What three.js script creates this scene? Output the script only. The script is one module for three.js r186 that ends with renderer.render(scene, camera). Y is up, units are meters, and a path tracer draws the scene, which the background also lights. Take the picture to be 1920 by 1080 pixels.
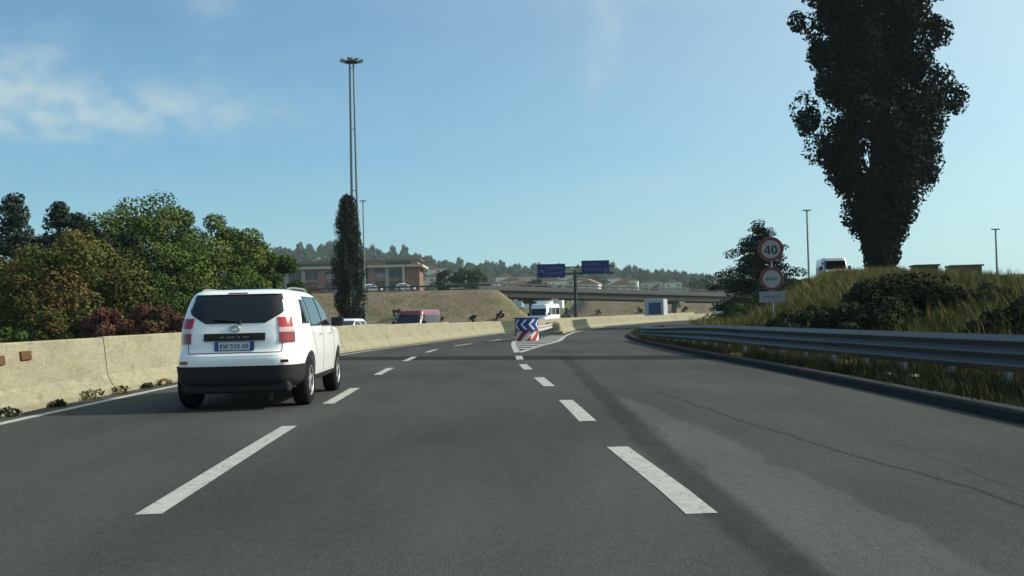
import * as THREE from 'three';
import { mergeGeometries, toCreasedNormals } from 'three/addons/utils/BufferGeometryUtils.js';
import { RoundedBoxGeometry } from 'three/addons/geometries/RoundedBoxGeometry.js';
import { ImprovedNoise } from 'three/addons/math/ImprovedNoise.js';
import { Brush, Evaluator, SUBTRACTION } from 'three-bvh-csg';

// ---------------------------------------------------------------- camera, sky, sun, exposure
const R = Math.PI / 180;
const scene = new THREE.Scene();
const camera = new THREE.PerspectiveCamera(31.73, 16 / 9, 0.1, 6000);
camera.position.set(0, 1.2, 0);
camera.rotation.order = 'YXZ';
camera.rotation.set(1.507 * R, 0, -1.4 * R);
const renderer = new THREE.WebGLRenderer({ antialias: true });
renderer.toneMapping = THREE.LinearToneMapping;
renderer.toneMappingExposure = 1.0;
renderer.shadowMap.enabled = true;

const SUN_AZ = 84 * R, SUN_EL = 34 * R;
const sunDir = new THREE.Vector3(Math.sin(SUN_AZ) * Math.cos(SUN_EL), Math.sin(SUN_EL), -Math.cos(SUN_AZ) * Math.cos(SUN_EL));
const sun = new THREE.DirectionalLight(new THREE.Color(1.0, 0.92, 0.78), 5.0);
sun.position.copy(sunDir).multiplyScalar(300);
sun.castShadow = true;
Object.assign(sun.shadow.camera, { left: -160, right: 160, top: 160, bottom: -160, near: 1, far: 900 });
sun.shadow.mapSize.set(4096, 4096);
scene.add(sun, sun.target);

const noise3 = new ImprovedNoise();
const fbm = (x, y, z = 0, o = 4) => { let a = 0.5, s = 0; for (let i = 0; i < o; i++) { s += a * noise3.noise(x, y, z); x = x * 2.03 + 7.1; y = y * 2.03 + 3.7; z = z * 2.03 + 1.3; a *= 0.5; } return s; };
const clamp = (v, a = 0, b = 1) => Math.min(b, Math.max(a, v));
const smooth = (a, b, v) => { const t = clamp((v - a) / (b - a)); return t * t * (3 - 2 * t); };
const mix = (a, b, t) => a + (b - a) * t;
function rngOf(seed) { let s = seed | 0; return () => { s = (s + 0x6d2b79f5) | 0; let t = Math.imul(s ^ (s >>> 15), 1 | s); t = (t + Math.imul(t ^ (t >>> 7), 61 | t)) ^ t; return ((t ^ (t >>> 14)) >>> 0) / 4294967296; }; }

function makeSky() {
  const W = 2048, Hh = 1024, data = new Float32Array(W * Hh * 4);
  const lerpKeys = (keys, e) => { for (let i = 1; i < keys.length; i++) if (e <= keys[i][0]) { const t = (e - keys[i - 1][0]) / (keys[i][0] - keys[i - 1][0]); return [1, 2, 3].map((k) => mix(keys[i - 1][k], keys[i][k], t)); } return keys[keys.length - 1].slice(1); };
  const keys = [[-90, 0.2, 0.22, 0.2], [-2, 0.38, 0.56, 0.55], [0, 0.43, 0.68, 0.68], [4, 0.31, 0.585, 0.68], [9, 0.19, 0.45, 0.67], [16, 0.13, 0.32, 0.56], [30, 0.085, 0.225, 0.44], [90, 0.055, 0.15, 0.32]];
  // wisps seen in the picture: [azimuth, elevation, length, thickness, tilt, strength] in degrees; others of the same kind are strewn round the rest of the sky
  const wisps = [[-26.5, 12.2, 3.2, 2.3, 0.1, 0.55], [-24, 10.9, 9, 1.5, 0.06, 0.42], [-19, 11.1, 6, 0.9, 0.03, 0.4], [6, 15.6, 0.9, 2.2, -0.35, 0.34], [4.9, 13.3, 0.5, 2.0, -0.1, 0.25], [-16, 17.3, 1.4, 1.6, 0.3, 0.3], [10, 17.6, 6, 0.7, 0.05, 0.3], [7, 7.1, 3, 0.4, 0.03, 0.2]];
  const rnd = rngOf(5);
  for (let i = 0; i < 60; i++) { const a = 32 + rnd() * 296, e = 8 + rnd() * 45; wisps.push([a > 180 ? a - 360 : a, e, 2 + rnd() * 8, 0.6 + rnd() * 1.8, (rnd() - 0.5) * 0.4, 0.15 + rnd() * 0.4]); }
  for (let j = 0; j < Hh; j++) {
    const el = ((j + 0.5) / Hh - 0.5) * Math.PI, e = el / R, base = lerpKeys(keys, e);
    for (let i = 0; i < W; i++) {
      const ph = ((i + 0.5) / W - 0.5) * 2 * Math.PI, dx = Math.cos(el) * Math.cos(ph), dy = Math.sin(el), dz = Math.cos(el) * Math.sin(ph);
      const g = (1 + dx * sunDir.x + dy * sunDir.y + dz * sunDir.z) / 2, p = Math.pow(g, 5);
      let r = base[0] + 1.35 * p, gg = base[1] + 1.4 * p, b = base[2] + 1.05 * p;
      const az = Math.atan2(dx, -dz) / R;
      let c = 0;
      if (e > 2) {
        for (const w of wisps) {
          let da = (az - w[0]) * Math.cos(el); if (Math.abs(az - w[0]) > w[2] * 2.5 + 3) continue;
          const de = e - w[1] - da * w[4]; if (Math.abs(de) > w[3] * 3) continue;
          const nx = fbm(dx * 22, dy * 34, dz * 22, 4);
          const q = Math.exp(-(da * da) / (w[2] * w[2]) - (de * de) / (w[3] * w[3]) * (1 + 1.5 * nx));
          c += w[5] * q * clamp(0.72 + 1.5 * fbm(dx * 40 + 9, dy * 70, dz * 40, 4));
        }
        c += 0.05 * clamp(fbm(dx * 7, dy * 20, dz * 7, 4) * 2.2);
      }
      c = clamp(c, 0, 0.7);
      r = mix(r, Math.max(r, 0.55) * 1.02, c); gg = mix(gg, Math.max(gg, 0.68) * 1.02, c); b = mix(b, Math.max(b, 0.7) * 1.02, c);
      data.set([r, gg, b, 1], (j * W + i) * 4);
    }
  }
  const t = new THREE.DataTexture(data, W, Hh, THREE.RGBAFormat, THREE.FloatType);
  t.mapping = THREE.EquirectangularReflectionMapping; t.magFilter = t.minFilter = THREE.LinearFilter; t.needsUpdate = true;
  return t;
}
const skyTexture = makeSky();
scene.background = skyTexture;
scene.environment = skyTexture;
scene.fog = new THREE.FogExp2(new THREE.Color(0.68, 0.86, 0.92), 0.00017);

// ---------------------------------------------------------------- helpers
const used = {};
function numbered(name) { const k = used[name] ?? 0; used[name] = k + 1; return k ? name + '_' + String(k).padStart(3, '0') : name; }
const V = (x, y, z) => new THREE.Vector3(x, y, -z);                       // x right, y up, z metres ahead
function shadow(o) { o.traverse((m) => { if (m.isMesh) { m.castShadow = true; m.receiveShadow = true; } }); return o; }
function tag(o, label, category, group) { o.userData.label = label; o.userData.category = category; if (group) o.userData.group = group; return o; }
function clean(g) { const n = g.index ? g.toNonIndexed() : g; for (const k of Object.keys(n.attributes)) if (!['position', 'normal', 'uv'].includes(k)) n.deleteAttribute(k); if (!n.attributes.uv) n.setAttribute('uv', new THREE.BufferAttribute(new Float32Array(n.attributes.position.count * 2), 2)); if (!n.attributes.normal) n.computeVertexNormals(); return n; }
const merge = (list) => (list.length === 1 ? list[0] : mergeGeometries(list.map(clean)));
function part(name, geo, mat, parent) { const m = new THREE.Mesh(Array.isArray(geo) ? merge(geo) : geo, mat); m.name = name; m.castShadow = m.receiveShadow = true; parent.add(m); return m; }
function thing(name, label, category, pos = [0, 0, 0], heading = 0, group) { const o = new THREE.Group(); o.name = numbered(name); o.position.copy(V(...pos)); o.rotation.y = -heading; tag(o, label, category, group); scene.add(o); return o; }
function single(name, geo, mat, label, category, group) { const m = part(numbered(name), geo, mat, scene); return tag(m, label, category, group); }
function structure(name, geo, mat) { const m = part(numbered(name), geo, mat, scene); m.userData.kind = 'structure'; return m; }
const box = (w, h, d, x = 0, y = 0, z = 0, ry = 0) => { const g = new THREE.BoxGeometry(w, h, d); if (ry) g.rotateY(ry); g.translate(x, y, z); return g; };
const rbox = (w, h, d, r, x = 0, y = 0, z = 0) => { const g = new RoundedBoxGeometry(w, h, d, 2, r); g.translate(x, y, z); return g; };
const cyl = (r1, r2, h, x = 0, y = 0, z = 0, seg = 14) => { const g = new THREE.CylinderGeometry(r1, r2, h, seg); g.translate(x, y, z); return g; };
const tube = (pts, r, seg = 8, rad = 6) => new THREE.TubeGeometry(new THREE.CatmullRomCurve3(pts.map((p) => (p.isVector3 ? p : new THREE.Vector3(...p)))), seg, r, rad);
function taper(a, b, ra, rb, seg = 7) { const d = new THREE.Vector3().subVectors(b, a), g = new THREE.CylinderGeometry(rb, ra, d.length(), seg, 1); g.translate(0, d.length() / 2, 0); g.applyQuaternion(new THREE.Quaternion().setFromUnitVectors(new THREE.Vector3(0, 1, 0), d.clone().normalize())); g.translate(a.x, a.y, a.z); return g; }

class Path {                                                              // a line on the ground through [x, ahead] points
  constructor(pts) {
    const c = new THREE.CatmullRomCurve3(pts.map(([x, z]) => new THREE.Vector3(x, 0, z)), false, 'centripetal');
    c.arcLengthDivisions = 2000; this.length = c.getLength(); this.n = Math.ceil(this.length); this.p = c.getSpacedPoints(this.n);
  }
  at(s) {
    const u = clamp(s / this.length * this.n, 0, this.n - 1e-6), i = Math.floor(u), f = u - i, a = this.p[i], b = this.p[i + 1];
    const a0 = this.p[Math.max(0, i - 1)], b1 = this.p[Math.min(this.n, i + 2)];
    let tx = mix(b.x - a0.x, b1.x - a.x, f), tz = mix(b.z - a0.z, b1.z - a.z, f); const l = Math.hypot(tx, tz); tx /= l; tz /= l;
    return { x: mix(a.x, b.x, f), z: mix(a.z, b.z, f), tx, tz };
  }
  off(s, d) { const q = this.at(s); return { x: q.x + q.tz * d, z: q.z - q.tx * d, tx: q.tx, tz: q.tz }; }
  sAt(z) { let lo = 0, hi = this.length; for (let i = 0; i < 40; i++) { const m = (lo + hi) / 2; if (this.at(m).z < z) lo = m; else hi = m; } return lo; }
  side(x, z) { let best = 1e9, bi = 0; for (let i = 0; i <= this.n; i += 2) { const d = (this.p[i].x - x) ** 2 + (this.p[i].z - z) ** 2; if (d < best) { best = d; bi = i; } } const q = this.at(bi / this.n * this.length); return (x - q.x) * q.tz - (z - q.z) * q.tx; }
}
// a closed or open cross-section [[sideways, height]...] drawn along a path, uv in metres
function sweep(profile, path, s0, s1, step = 1, { closed = true, caps = true, dx = 0, scale = () => 1 } = {}) {
  const n = Math.max(1, Math.round((s1 - s0) / step)), pos = [], uv = [], m = profile.length, last = closed ? m : m - 1;
  const run = [0]; for (let k = 1; k <= m; k++) { const a = profile[k - 1], b = profile[k % m]; run.push(run[k - 1] + Math.hypot(a[0] - b[0], a[1] - b[1])); }
  const ring = (s) => profile.map(([o, y]) => { const q = path.off(s, o + dx); return [q.x, y * scale(s), -q.z]; });
  const quad = (a, b, c, d, ua, ub, uc, ud) => { pos.push(...a, ...b, ...c, ...a, ...c, ...d); uv.push(...ua, ...ub, ...uc, ...ua, ...uc, ...ud); };
  let prev = ring(s0);
  for (let i = 1; i <= n; i++) {
    const sa = s0 + (s1 - s0) * (i - 1) / n, sb = s0 + (s1 - s0) * i / n, next = ring(sb);
    for (let k = 0; k < last; k++) { const l = (k + 1) % m; quad(prev[k], prev[l], next[l], next[k], [sa, run[k]], [sa, run[k + 1]], [sb, run[k + 1]], [sb, run[k]]); }
    prev = next;
  }
  if (closed && caps) for (const [s, flip] of [[s0, true], [s1, false]]) {
    const r = ring(s), tri = THREE.ShapeUtils.triangulateShape(profile.map(([a, b]) => new THREE.Vector2(a, b)), []);
    for (const t of tri) for (const k of flip ? t : [t[0], t[2], t[1]]) { pos.push(...r[k]); uv.push(...profile[k]); }
  }
  const g = new THREE.BufferGeometry();
  g.setAttribute('position', new THREE.Float32BufferAttribute(pos, 3)); g.setAttribute('uv', new THREE.Float32BufferAttribute(uv, 2)); g.computeVertexNormals();
  return g;
}
// sheet between two lists of [x, ahead] points, split across, uv = metres on the ground
function sheet(left, right, y, across = 1) {
  const pos = [], uv = [];
  const P = (i, k) => { const t = k / across; return [mix(left[i][0], right[i][0], t), mix(left[i][1], right[i][1], t)]; };
  const put = ([x, z]) => { pos.push(x, y, -z); uv.push(x, z); };
  for (let i = 1; i < left.length; i++) for (let k = 0; k < across; k++) { const a = P(i - 1, k), b = P(i - 1, k + 1), c = P(i, k + 1), d = P(i, k); [a, b, c, a, c, d].forEach(put); }
  const g = new THREE.BufferGeometry();
  g.setAttribute('position', new THREE.Float32BufferAttribute(pos, 3)); g.setAttribute('uv', new THREE.Float32BufferAttribute(uv, 2)); g.computeVertexNormals();
  return g;
}
const strip = (path, s0, s1, d0, d1, y, step = 0.7) => { const n = Math.max(1, Math.round((s1 - s0) / step)), a = [], b = []; for (let i = 0; i <= n; i++) { const s = s0 + (s1 - s0) * i / n, p = path.off(s, d0), q = path.off(s, d1); a.push([p.x, p.z]); b.push([q.x, q.z]); } return sheet(a, b, y); };

// ---------------------------------------------------------------- materials
function dataTexture(w, h, f, srgb = true) {
  const d = new Uint8Array(w * h * 4);
  for (let j = 0; j < h; j++) for (let i = 0; i < w; i++) { const c = f(i, j), o = (j * w + i) * 4; for (let k = 0; k < 3; k++) d[o + k] = clamp(srgb ? Math.pow(Math.max(0, c[k]), 1 / 2.2) : c[k]) * 255; d[o + 3] = 255; }
  const t = new THREE.DataTexture(d, w, h, THREE.RGBAFormat); t.wrapS = t.wrapT = THREE.RepeatWrapping; t.magFilter = THREE.LinearFilter; t.minFilter = THREE.LinearFilter; if (srgb) t.colorSpace = THREE.SRGBColorSpace; t.needsUpdate = true; return t;
}
// periodic noise so that tiles join
function tileNoise(n, seed) { const r = rngOf(seed), g = Array.from({ length: n * n }, r); return (u, v) => { u = (u % 1 + 1) % 1 * n; v = (v % 1 + 1) % 1 * n; const i = Math.floor(u) % n, j = Math.floor(v) % n, a = u - Math.floor(u), b = v - Math.floor(v), sa = a * a * (3 - 2 * a), sb = b * b * (3 - 2 * b), I = (i + 1) % n, J = (j + 1) % n; return mix(mix(g[j * n + i], g[j * n + I], sa), mix(g[J * n + i], g[J * n + I], sa), sb) - 0.5; }; }
const std = (c, rough = 0.8, metal = 0, more = {}) => { const m = new THREE.MeshPhysicalMaterial({ roughness: rough, metalness: metal, specularIntensity: rough > 0.8 ? 0.15 : 1, ...more }); m.color.setRGB(...c); return m; };
const tn = [8, 16, 32, 64, 128, 4].map((n, i) => tileNoise(n, 11 + i));
const grainBump = dataTexture(256, 256, (i, j) => { const u = i / 256, v = j / 256, g = 0.5 + 0.5 * tn[4](u, v) + 0.4 * tn[3](u, v); return [g, g, g]; }, false);
const rep = (t, x, y) => { const c = t.clone(); c.repeat.set(x, y); c.needsUpdate = true; return c; };

const crackRand = rngOf(77);
const cracks = [];
function addCrack(pts, w) { const out = []; for (let i = 1; i < pts.length; i++) { const n = Math.ceil(Math.hypot(pts[i][0] - pts[i - 1][0], pts[i][1] - pts[i - 1][1]) / 0.3); for (let k = 0; k < n; k++) out.push([mix(pts[i - 1][0], pts[i][0], k / n) + (crackRand() - 0.5) * 0.05, mix(pts[i - 1][1], pts[i][1], k / n)]); } out.push(pts[pts.length - 1]); cracks.push([out, w]); }
addCrack([[2.12, 15.2], [2.42, 11], [2.73, 8.1], [2.95, 6.6], [3.05, 4]], 0.022);
addCrack([[-1.2, 19], [-0.6, 18.2], [-0.3, 17.2]], 0.03);
addCrack([[3.3, 9], [3.2, 6.6], [3.35, 5]], 0.014);
addCrack([[-0.7, 13.4], [0.0, 12.6], [0.2, 12.1]], 0.014);
const asphaltTexture = (() => {
  const W = 1024, Hh = 2048, X0 = -8, XW = 16, Z0 = 0, ZW = 64, canvas = new Float32Array(W * Hh).fill(0);
  const draw = (pts, w, val) => { for (let i = 1; i < pts.length; i++) { const [ax, az] = pts[i - 1], [bx, bz] = pts[i], n = Math.ceil(Math.hypot(bx - ax, bz - az) / 0.01); for (let k = 0; k <= n; k++) { const x = mix(ax, bx, k / n), z = mix(az, bz, k / n), wpx = Math.max(0, Math.round(w / XW * W / 2)); for (let q = -wpx; q <= wpx; q++) { const ii = Math.round((x - X0) / XW * W) + q, jj = Math.round((z - Z0) / ZW * Hh); if (ii >= 0 && ii < W && jj >= 0 && jj < Hh) canvas[jj * W + ii] = val; } } } };
  for (const [p, w] of cracks) draw(p, w, 0.45);
  const at = (keys, z) => { for (let i = 1; i < keys.length; i++) if (z <= keys[i][0]) return mix(keys[i - 1][1], keys[i][1], clamp((z - keys[i - 1][0]) / (keys[i][0] - keys[i - 1][0]))); return keys[keys.length - 1][1]; };
  const band = [[0, 1.3], [6.7, 1.23], [9.7, 1.22], [13, 1.28], [17, 1.31], [22, 1.36], [28, 1.42], [64, 1.5]];
  const patchL = [[0, 1.4], [6, 1.4], [14.4, 1.42]], patchR = [[0, 2.25], [6.3, 2.11], [8.8, 1.99], [13.4, 1.66], [14.6, 1.45]];
  return dataTexture(W, Hh, (i, j) => {
    const x = X0 + (i + 0.5) / W * XW, z = Z0 + (j + 0.5) / Hh * ZW, u = i / W, v = j / Hh;
    let k = 1 + 0.45 * fbm(x * 0.35, z * 0.13, 2) + 0.3 * fbm(x * 1.3, z * 0.35, 5) + 0.2 * tn[4](u * 4, v * 12) + 0.25 * tn[4](u * 9, v * 31);
    const lane = x - (-0.03 * z);
    for (const c of [-4.9, -3.4, -1.5, 0.1, 2.5, 3.9]) { const d = lane - c; k *= 1 - 0.1 * Math.exp(-d * d / 0.12) * (0.6 + 0.8 * fbm(x * 0.8, z * 0.1, 8)); }       // worn, oil-darkened wheel tracks
    const e = 0.05 * fbm(x * 3, z * 1.2, 4) * 4, d = Math.abs(x - at(band, z) + e * 0.4), w = 0.13 + 0.05 * fbm(z * 0.7, 3.3);
    const far = smooth(29, 27.5, z);
    k *= 1 - 0.42 * far * smooth(w + 0.06, w - 0.05, d) * (0.85 + 0.6 * fbm(x * 9, z * 3, 1));      // sealed bitumen seam
    if (z < 14.8) { const L = at(patchL, z) + e, Rr = at(patchR, z) + e; k *= 1 + 0.36 * smooth(L - 0.05, L + 0.05, x) * smooth(Rr + 0.04, Rr - 0.04, x) * smooth(14.8, 13.8, z + e); }    // pale older paving
    if (x > 0.4 + 0.02 * z && x < 5) k *= 1.05;
    { const tz = 28.35 - 0.5 * (x + 0.35) + 0.12 * fbm(x * 1.5, 7, 3); k *= 1 - 0.68 * smooth(1.35, 1.15, Math.abs(z - tz)); }                              // darker band running aslant across the whole road
    k *= 1 - canvas[j * W + i];
    k = clamp(k, 0.2, 1.9);
    const t = 0.03 * fbm(x * 0.6, z * 0.3, 12);
    return [0.055 * k * (1 + t), 0.059 * k, 0.055 * k * (1 - t)];
  });
})();
asphaltTexture.wrapS = asphaltTexture.wrapT = THREE.MirroredRepeatWrapping;
asphaltTexture.repeat.set(1 / 16, 1 / 64); asphaltTexture.offset.set(0.5, 0);
const M = {};
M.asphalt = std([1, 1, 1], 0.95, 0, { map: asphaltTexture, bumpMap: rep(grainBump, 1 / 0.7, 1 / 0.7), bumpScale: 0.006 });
M.farAsphalt = std([0.06, 0.062, 0.06], 0.9, 0, { bumpMap: rep(grainBump, 0.5, 0.5), bumpScale: 0.005 });
const paintTexture = dataTexture(512, 512, (i, j) => { const u = i / 512, v = j / 512, n = tn[3](u, v) + 0.7 * tn[4](u * 2, v * 2) + 0.8 * tn[1](u, v), k = mix(0.55, 1, smooth(-0.75, -0.3, n)); return [0.37 * k + 0.08 * tn[2](u, v), 0.38 * k + 0.08 * tn[2](u, v), 0.355 * k + 0.08 * tn[2](u, v)]; });
paintTexture.repeat.set(1 / 1.6, 1 / 2.4);
M.paint = std([1, 1, 1], 0.9, 0, { map: paintTexture });
const concreteTexture = dataTexture(1024, 512, (i, j) => {
  const u = i / 1024, v = j / 512; let k = 1 + 0.22 * tn[0](u * 2, v) + 0.2 * tn[2](u * 2, v * 2) + 0.22 * tn[4](u * 2, v) + 0.15 * tn[4](u * 6, v * 3);
  const streak = tn[3](u * 3, v * 0.25) + 0.6 * tn[4](u * 2, v * 0.4); if (streak > 0.25) k *= 1 - 0.5 * (streak - 0.25);
  const blot = tn[1](u * 1.5, v) + 0.5 * tn[3](u, v); if (blot > 0.42) k *= 0.82;
  const w = 0.05 * tn[1](u, v);
  return [0.29 * k * (1 + w), 0.272 * k, 0.19 * k * (1 - w)];
});
concreteTexture.repeat.set(1 / 7.3, 1 / 2.1);
M.concrete = std([1, 1, 1], 0.9, 0, { map: concreteTexture, bumpMap: rep(grainBump, 0.8, 0.8), bumpScale: 0.006 });
M.greyConcrete = std([0.62, 0.72, 0.95], 0.9, 0, { map: concreteTexture });
M.kerb = std([0.038, 0.04, 0.039], 0.9, 0, { bumpMap: rep(grainBump, 1, 1), bumpScale: 0.01 });
M.zinc = std([0.095, 0.097, 0.1], 0.55, 0.2, { bumpMap: rep(grainBump, 0.6, 0.6), bumpScale: 0.001 });
M.post = std([0.22, 0.23, 0.24], 0.55, 0.3);
M.rust = std([0.12, 0.065, 0.033], 0.9);
M.mast = std([0.2, 0.23, 0.24], 0.6, 0.3);
M.darkSteel = std([0.035, 0.04, 0.04], 0.6, 0.2);
M.bark = std([0.11, 0.09, 0.065], 0.95, 0, { bumpMap: rep(grainBump, 3, 1), bumpScale: 0.03 });
M.darkBark = std([0.035, 0.03, 0.025], 0.95);
const soilTexture = dataTexture(512, 512, (i, j) => { const u = i / 512, v = j / 512, a = tn[5](u, v) + 0.7 * tn[1](u, v), k = 1 + 0.5 * tn[4](u, v) + 0.4 * tn[3](u * 2, v * 2) + 0.3 * tn[2](u, v), t = clamp(0.5 + a); return [mix(0.09, 0.15, t) * k, mix(0.1, 0.13, t) * k, mix(0.035, 0.06, t) * k]; });
soilTexture.repeat.set(1 / 11, 1 / 11);
M.ground = std([1, 1, 1], 1, 0, { map: soilTexture, bumpMap: rep(grainBump, 0.4, 0.4), bumpScale: 0.05 });
const dirtTexture = dataTexture(1024, 512, (i, j) => { const u = i / 1024, v = j / 512, a = tn[0](u * 2, v) + 0.8 * tn[2](u * 2, v), k = 1 + 0.45 * tn[4](u * 2, v) + 0.4 * tn[3](u * 4, v * 2) + 0.25 * tn[1](u * 2, v), t = smooth(-0.1, 0.5, a); return [mix(0.19, 0.12, t) * k, mix(0.15, 0.12, t) * k, mix(0.1, 0.055, t) * k]; });
dirtTexture.repeat.set(1 / 60, 1 / 22);
M.dirt = std([1, 1, 1], 1, 0, { map: dirtTexture, bumpMap: rep(grainBump, 0.1, 0.1), bumpScale: 0.25 });
const leafMat = (through = 0.25) => new THREE.MeshPhysicalMaterial({ vertexColors: true, roughness: 1, specularIntensity: 0.25, side: THREE.DoubleSide, color: 0xffffff });
M.leaf = leafMat();

// ---------------------------------------------------------------- alignment of the roads, metres right of and ahead of the camera
const njEdge = new Path([[-6.2, -45], [-6.6, 0], [-6.85, 12], [-6.9, 20], [-6.55, 29], [-5.85, 36.5], [-4.1, 48], [-1.95, 61.5], [0.3, 73], [3, 87], [6.5, 104], [11.5, 124], [18.5, 150], [29, 185], [46, 240], [66, 300]]);
const kerbLine = new Path([[4.9, -45], [4.95, 0], [5.0, 10], [5.02, 18], [4.87, 27], [4.84, 34], [4.92, 40], [5.35, 47.3], [6.1, 53.5], [8.6, 67], [13.5, 82], [20.5, 98], [30, 115], [44, 135], [64, 158]]);
const goreLine = new Path([[0.4, 47], [1.2, 52], [2.1, 58], [3.5, 66.3], [7.06, 84.9], [11.3, 97.7], [15.8, 111], [22.5, 126], [33, 146], [52, 178], [74, 215]]);
const leftDash = new Path([[-1.6, -12], [-2.0, 0], [-2.35, 6.9], [-2.56, 11.5], [-2.7, 16], [-2.9, 22], [-2.98, 28], [-2.95, 33.7], [-2.6, 39], [-0.8, 48.5], [1.4, 62], [3.6, 74], [6.3, 88]]);
const rightDash = new Path([[1.6, -10], [1.25, 0], [1.06, 6.5], [0.87, 9.5], [0.7, 14], [0.46, 19.2], [0.21, 24.4], [0.12, 32.5]]);
const goreLeft = new Path([[0.12, 32], [0.02, 40], [0.1, 46], [0.9, 54], [2.0, 62], [3.6, 72]]);
const goreRight = new Path([[0.18, 32], [1.0, 38], [1.95, 44], [2.7, 53], [4.2, 66], [7.7, 84.6]]);
const railLine = new Path([[8.6, -14], [7.7, -3], [7.1, 5], [6.55, 13], [5.98, 21], [5.58, 30], [5.3, 41.5]]);

// ---------------------------------------------------------------- ground
function groundHeight(x, z) {
  const dl = njEdge.side(x, z), dk = kerbLine.side(x, z);
  if (z > 330) return -0.4;
  if (dl < -0.35) return dl < -10.5 ? -0.42 + 0.25 * fbm(x * 0.15, z * 0.15) + 0.35 * smooth(-11, -17, dl) : -0.46;
  if (dk < 0.2) return -0.1;
  const n = 0.35 * fbm(x * 0.16, z * 0.16, 3) + 0.1 * fbm(x * 0.7, z * 0.7, 9);
  const far = smooth(260, 120, z) * smooth(160, 90, x);
  return 0.05 + smooth(0.2, 1.5, dk) * 0.02 + (smooth(2.9 + 4.7 * smooth(34, 66, z), 7.6 + 4.7 * smooth(34, 66, z), dk) * (mix(0.7, 3.0, smooth(14, 75, z)) + n * 1.0) + smooth(1.4, 3, dk) * n * 0.3) * far;
}
{
  const axis = (list) => { const out = []; for (const [a, b, st] of list) for (let v = a; v < b - 1e-6; v += st) out.push(v); out.push(list[list.length - 1][1]); return out; };
  const xs = axis([[-3000, -200, 400], [-200, -60, 14], [-60, -16, 3], [-16, 30, 0.8], [30, 70, 3], [70, 200, 13], [200, 3000, 400]]);
  const zs = axis([[-2000, -100, 380], [-100, -20, 10], [-20, 90, 1], [90, 180, 3], [180, 330, 10], [330, 3000, 267]]);
  const pos = [], uv = [], idx = [];
  for (const z of zs) for (const x of xs) { pos.push(x, groundHeight(x, z), -z); uv.push(x, z); }
  for (let j = 1; j < zs.length; j++) for (let i = 1; i < xs.length; i++) { const a = (j - 1) * xs.length + i - 1, b = a + 1, c = a + xs.length, d = c + 1; idx.push(a, b, d, a, d, c); }
  const g = new THREE.BufferGeometry(); g.setAttribute('position', new THREE.Float32BufferAttribute(pos, 3)); g.setAttribute('uv', new THREE.Float32BufferAttribute(uv, 2)); g.setIndex(idx); g.computeVertexNormals();
  structure('ground', g, M.ground);
}

// ---------------------------------------------------------------- motorway surface, markings, kerb
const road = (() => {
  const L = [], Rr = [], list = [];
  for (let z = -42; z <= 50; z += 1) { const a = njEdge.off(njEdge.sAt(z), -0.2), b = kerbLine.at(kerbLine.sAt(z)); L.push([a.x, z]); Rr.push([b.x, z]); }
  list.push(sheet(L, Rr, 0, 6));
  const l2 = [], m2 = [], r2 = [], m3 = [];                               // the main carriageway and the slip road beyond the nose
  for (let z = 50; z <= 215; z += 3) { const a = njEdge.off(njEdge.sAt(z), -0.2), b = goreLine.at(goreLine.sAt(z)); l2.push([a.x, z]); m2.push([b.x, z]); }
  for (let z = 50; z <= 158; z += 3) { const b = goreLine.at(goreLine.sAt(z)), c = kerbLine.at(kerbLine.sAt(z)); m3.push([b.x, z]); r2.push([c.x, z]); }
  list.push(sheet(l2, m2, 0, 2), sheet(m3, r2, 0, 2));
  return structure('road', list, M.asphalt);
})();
const mark = (name, g) => part(name, g, M.paint, road);
mark('edge_line', strip(njEdge, njEdge.sAt(-20), njEdge.sAt(95), 0.38, 0.55, 0.004));
for (const [a, b] of [[-1.2, 2.2], [6.4, 11.5], [14.4, 17.5], [21.4, 24.2], [27.8, 30.6], [34.2, 37], [40.6, 43.4], [47, 49.8], [53.4, 56.2], [59.8, 62.6]]) mark('lane_dash', strip(leftDash, leftDash.sAt(a), leftDash.sAt(b), -0.08, 0.09, 0.004));
for (const [a, b] of [[-4.9, -2.2], [0.6, 3.4], [6.0, 9.05], [11.25, 14.05], [16.8, 19.2], [22, 24.4], [27, 29.4]]) mark('exit_lane_dash', strip(rightDash, rightDash.sAt(a), rightDash.sAt(b), -0.09, 0.1, 0.004));
mark('gore_line', strip(goreLeft, 0, goreLeft.length, -0.1, 0.1, 0.004));
mark('gore_line', strip(goreRight, 0, goreRight.length, -0.12, 0.1, 0.004));
for (let z = 36.5; z < 56; z += 2.1) {                                     // hatching in the nose between the two lines
  const a = goreLeft.at(goreLeft.sAt(z)), b = goreRight.at(goreRight.sAt(z - 0.2)), w = 0.95;
  mark('hatch_bar', sheet([[a.x + 0.12, z - 0.9], [a.x + 0.12, z - 0.9 + w]], [[b.x - 0.14, z - 1.6], [b.x - 0.14, z - 1.6 + w]], 0.004));
}
{
  const kerb = new THREE.Group(); kerb.name = 'kerb'; kerb.userData.kind = 'structure'; scene.add(kerb);
  const prof = [[0, -0.05], [0, 0.1], [0.03, 0.125], [0.2, 0.125], [0.2, -0.05]], len = 1.0;
  const s0 = kerbLine.sAt(-8), s1 = kerbLine.sAt(75);
  for (let s = s0; s < s1; s += len) part('kerb_stone', sweep(prof, kerbLine, s + 0.012, s + len - 0.012, 0.5), M.kerb, kerb);
}
// opposite carriageway, a little lower
structure('opposite_road', strip(njEdge, 3, njEdge.length - 3, -10.2, -1.1, -0.3, 3), M.farAsphalt);

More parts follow.
